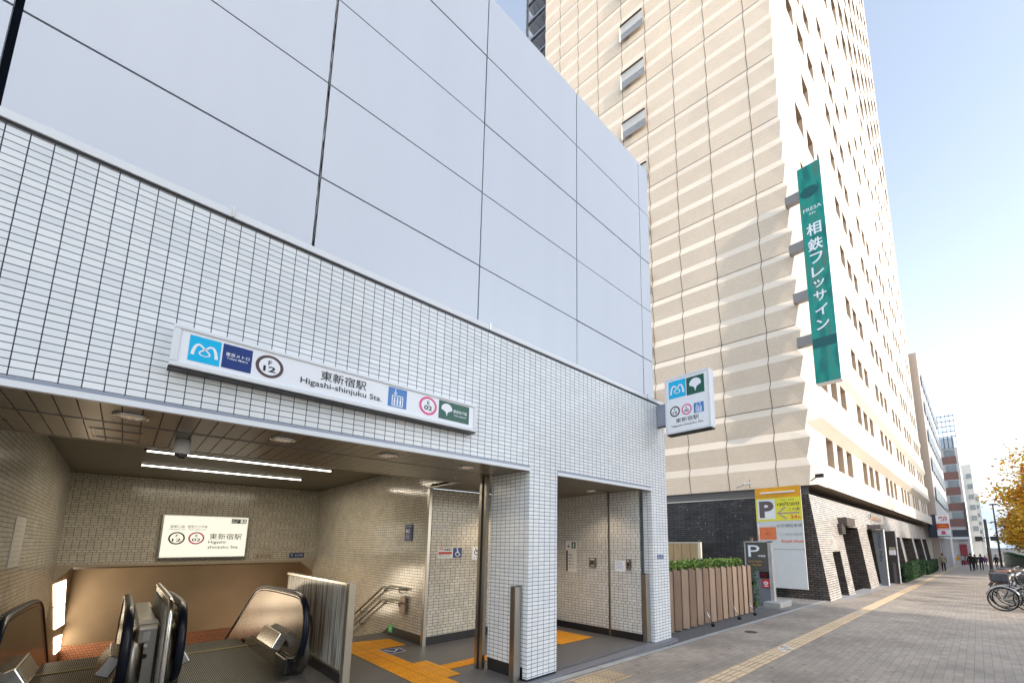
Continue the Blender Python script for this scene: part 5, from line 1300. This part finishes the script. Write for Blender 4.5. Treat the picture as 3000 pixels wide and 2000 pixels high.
BK += [(17.85, -1.45, .10, 1, True, None, None, 'black bicycle set back deeper in the row behind the nearest one'), (19.1, -1.55, -.08, 1, False, None, bag, 'black bicycle with dark rear seat set back near the front'),
       (21.0, -1.6, .12, 0, True, bag, None, 'silver bicycle with covered basket set back in the middle'), (23.0, -1.7, -.1, 2, True, None, bag, 'navy bicycle with dark rear seat set back in the middle'),
       (24.3, -1.5, .1, 1, True, brownbag, None, 'black bicycle with brown covered basket beyond the middle'), (25.8, -1.6, -.06, 3, True, None, bag, 'cream bicycle with dark rear seat beyond the middle'), (27.5, -1.7, .1, 4, True, bag, None, 'red bicycle with dark covered basket near the far end'), (29.8, -1.5, 0, 1, True, None, creamc, 'black bicycle with cream child seat near the far end')]
for x, y, rz, c, bsk, cov, ch, lab in BK: bicycle(x, y, rz, fr_cols[c], lab, bsk, cov, ch)

# ------------------------------------------------------------------ people
skin = mat('skin', (.55, .36, .26), .5, 0, .05); hair = mat('hair', (.02, .016, .014), .5)
def cloth(n, c): return mat(n, c, .85, 0, .15, 8)
def person(x, y, h, rz, top_m, leg_m, label, step=.22, extra=None):
    s_ = h / 1.72
    t_ = thing('person', label, 'person', (x, y, gz(x)), rz)
    V_ = [(0, 0, .95), (0, .0, 1.15), (.0, 0, 1.35), (0, .0, 1.47), (.01, 0, 1.55), (.02, 0, 1.64),   # pelvis..head 0-5
          (0, .10, .90), (step * .5, .10, .50), (step * .55 - .03, .10, .09), (step * .55 + .13, .10, .03),
          (0, -.10, .90), (-step * .3, -.10, .50), (-step, -.10, .12), (-step + .13, -.10, .04),
          (0, .19, 1.38), (-.06, .24, 1.12), (.02, .25, .88), (.05, .25, .79), (0, -.19, 1.38), (.04, -.24, 1.12), (.16, -.25, .90), (.20, -.25, .82)]
    E_ = [(0, 1), (1, 2), (2, 3), (3, 4), (4, 5), (0, 6), (6, 7), (7, 8), (8, 9), (0, 10), (10, 11), (11, 12), (12, 13), (2, 14), (14, 15), (15, 16), (16, 17), (2, 18), (18, 19), (19, 20), (20, 21)]
    Rr = [.155, .145, .165, .055, .085, .10, .095, .065, .045, .04, .095, .065, .045, .04, .07, .055, .04, .04, .07, .055, .04, .04]
    me = bpy.data.meshes.new('p'); me.from_pydata([tuple(q * s_ for q in v) for v in V_], E_, []); ob = bpy.data.objects.new('p', me); COL.objects.link(ob)
    sm_ = ob.modifiers.new('s', 'SKIN')
    for i, r_ in enumerate(Rr):
        sv = me.skin_vertices[0].data[i]; sv.radius = (r_ * s_ * (.75 if i in (0, 1, 2) else 1), r_ * s_); sv.use_root = (i == 0)
    sb = ob.modifiers.new('b', 'SUBSURF'); sb.levels = 1; sb.render_levels = 1
    bpy.context.view_layer.update(); dg = bpy.context.evaluated_depsgraph_get()
    m2 = bpy.data.meshes.new_from_object(ob.evaluated_get(dg)); bpy.data.objects.remove(ob)
    m2.materials.clear()
    for q in (skin, top_m, leg_m, black): m2.materials.append(q)
    for p in m2.polygons:
        c = p.center / s_
        p.material_index = 0 if (c.z > 1.47 or (abs(c.y) > .2 and c.z < .84)) else (1 if c.z > .86 else (2 if c.z > .09 else 3)); p.use_smooth = True
    b_ = bpy.data.objects.new('body', m2); COL.objects.link(b_); b_.parent = t_
    k = MB(); k.ball((-.005 * s_, 0, 1.645 * s_), .108 * s_, hair, 12, (1, .95, 1.0)); k.build('hair', t_)
    if extra:
        k = MB(); extra(k, s_); k.build('bag', t_)
blackc = cloth('black_coat', (.02, .02, .025)); darkj = cloth('dark_trousers', (.02, .02, .03)); khaki = cloth('khaki_jacket', (.30, .28, .20)); yellowc = cloth('yellow_jacket', (.75, .36, .03)); greyc = cloth('grey_jacket', (.42, .45, .46)); navyc = cloth('navy_coat', (.03, .035, .06)); purple = cloth('purple_top', (.35, .05, .20)); whitec = cloth('white_skirt', (.7, .7, .72)); bluej = cloth('blue_jeans', (.08, .11, .2))
person(55.5, 2.5, 1.72, R(0), khaki, darkj, 'person in khaki jacket walking beside the farther hedge', .25)
person(59.5, .52, 1.80, R(0), blackc, darkj, 'person in long black coat walking, left of the dark-clothed group', .2)
person(64, .25, 1.70, R(5), blackc, darkj, 'person in black jacket close behind the long black coat', -.2, lambda k, s_: k.box((-.25, -.12, .9), (-.12, .12, 1.3), black, .03))
person(65, -.22, 1.74, R(0), navyc, darkj, 'person in navy coat walking at the right of the dark-clothed group', .24)
person(86, -.75, 1.62, R(180), purple, bluej, 'person in purple top with white stripe beside the brown pole', .15)
person(92, 2.25, 1.66, R(180), yellowc, whitec, 'person in bright yellow jacket outside the red shopfront', .1)
person(90, 1.72, 1.72, R(10), greyc, darkj, 'person in light grey jacket beside the yellow jacket', .2)
person(100, 1.2, 1.7, R(170), greyc, bluej, 'person in pale top farther away between grey jacket and black coat', .1)
person(104, .35, 1.7, R(0), darkj, darkj, 'distant person in dark clothes behind the black-coated group', .1)
person(78, -1.7, 1.7, R(160), navyc, darkj, 'person in dark clothes standing under the autumn trees', .1)

# ------------------------------------------------------------------ light, sky, camera
w = bpy.data.worlds.new('World'); scene.world = w; w.use_nodes = True
nt = w.node_tree; bg = nt.nodes['Background']
sky = nt.nodes.new('ShaderNodeTexSky'); sky.sky_type = 'NISHITA'; sky.sun_disc = False
EL, AZ = R(25), math.atan2(-.055, -1.0)
sky.sun_elevation = EL; sky.sun_rotation = AZ; sky.air_density = 1.0; sky.dust_density = 1.0; sky.ozone_density = 1.0
hs_ = nt.nodes.new('ShaderNodeHueSaturation'); hs_.inputs['Saturation'].default_value = .60; hs_.inputs['Hue'].default_value = .497; nt.links.new(sky.outputs[0], hs_.inputs['Color']); nt.links.new(hs_.outputs[0], bg.inputs[0]); bg.inputs[1].default_value = .44
sd_ = Vector((math.sin(AZ) * math.cos(EL), math.cos(AZ) * math.cos(EL), math.sin(EL)))
sun = bpy.data.lights.new('sun', 'SUN'); sun.energy = 4.1; sun.angle = R(.53); sun.color = (1, .93, .82)
so_ = bpy.data.objects.new('sun', sun); COL.objects.link(so_); so_.rotation_euler = (-sd_).to_track_quat('-Z', 'Y').to_euler(); so_.location = (0, -20, 60)

cam = bpy.data.cameras.new('camera'); co = bpy.data.objects.new('camera', cam); COL.objects.link(co); scene.camera = co
FL, PX_, PY_ = 1234., 1674., 1403.
cam.sensor_width = 36; cam.sensor_fit = 'HORIZONTAL'; cam.lens = FL / 3000 * 36
cam.shift_x = -(PX_ - 1500) / 3000; cam.shift_y = (PY_ - 1000) / 3000
cam.clip_start = .05; cam.clip_end = 3000
pit = math.atan(187 / FL); yaw = R(43.5)
dirv = Vector((math.cos(yaw) * math.cos(pit), math.sin(yaw) * math.cos(pit), math.sin(pit)))
co.location = (0, 0, 1.6); co.rotation_euler = dirv.to_track_quat('-Z', 'Y').to_euler()

scene.view_settings.view_transform = 'Standard'; scene.view_settings.look = 'None'; scene.view_settings.exposure = 0; scene.view_settings.gamma = 1
scene.render.engine = 'CYCLES'
try:
    scene.cycles.max_bounces = 8; scene.cycles.diffuse_bounces = 4; scene.cycles.glossy_bounces = 4; scene.cycles.use_denoising = True; scene.cycles.sample_clamp_indirect = 8
except Exception: pass
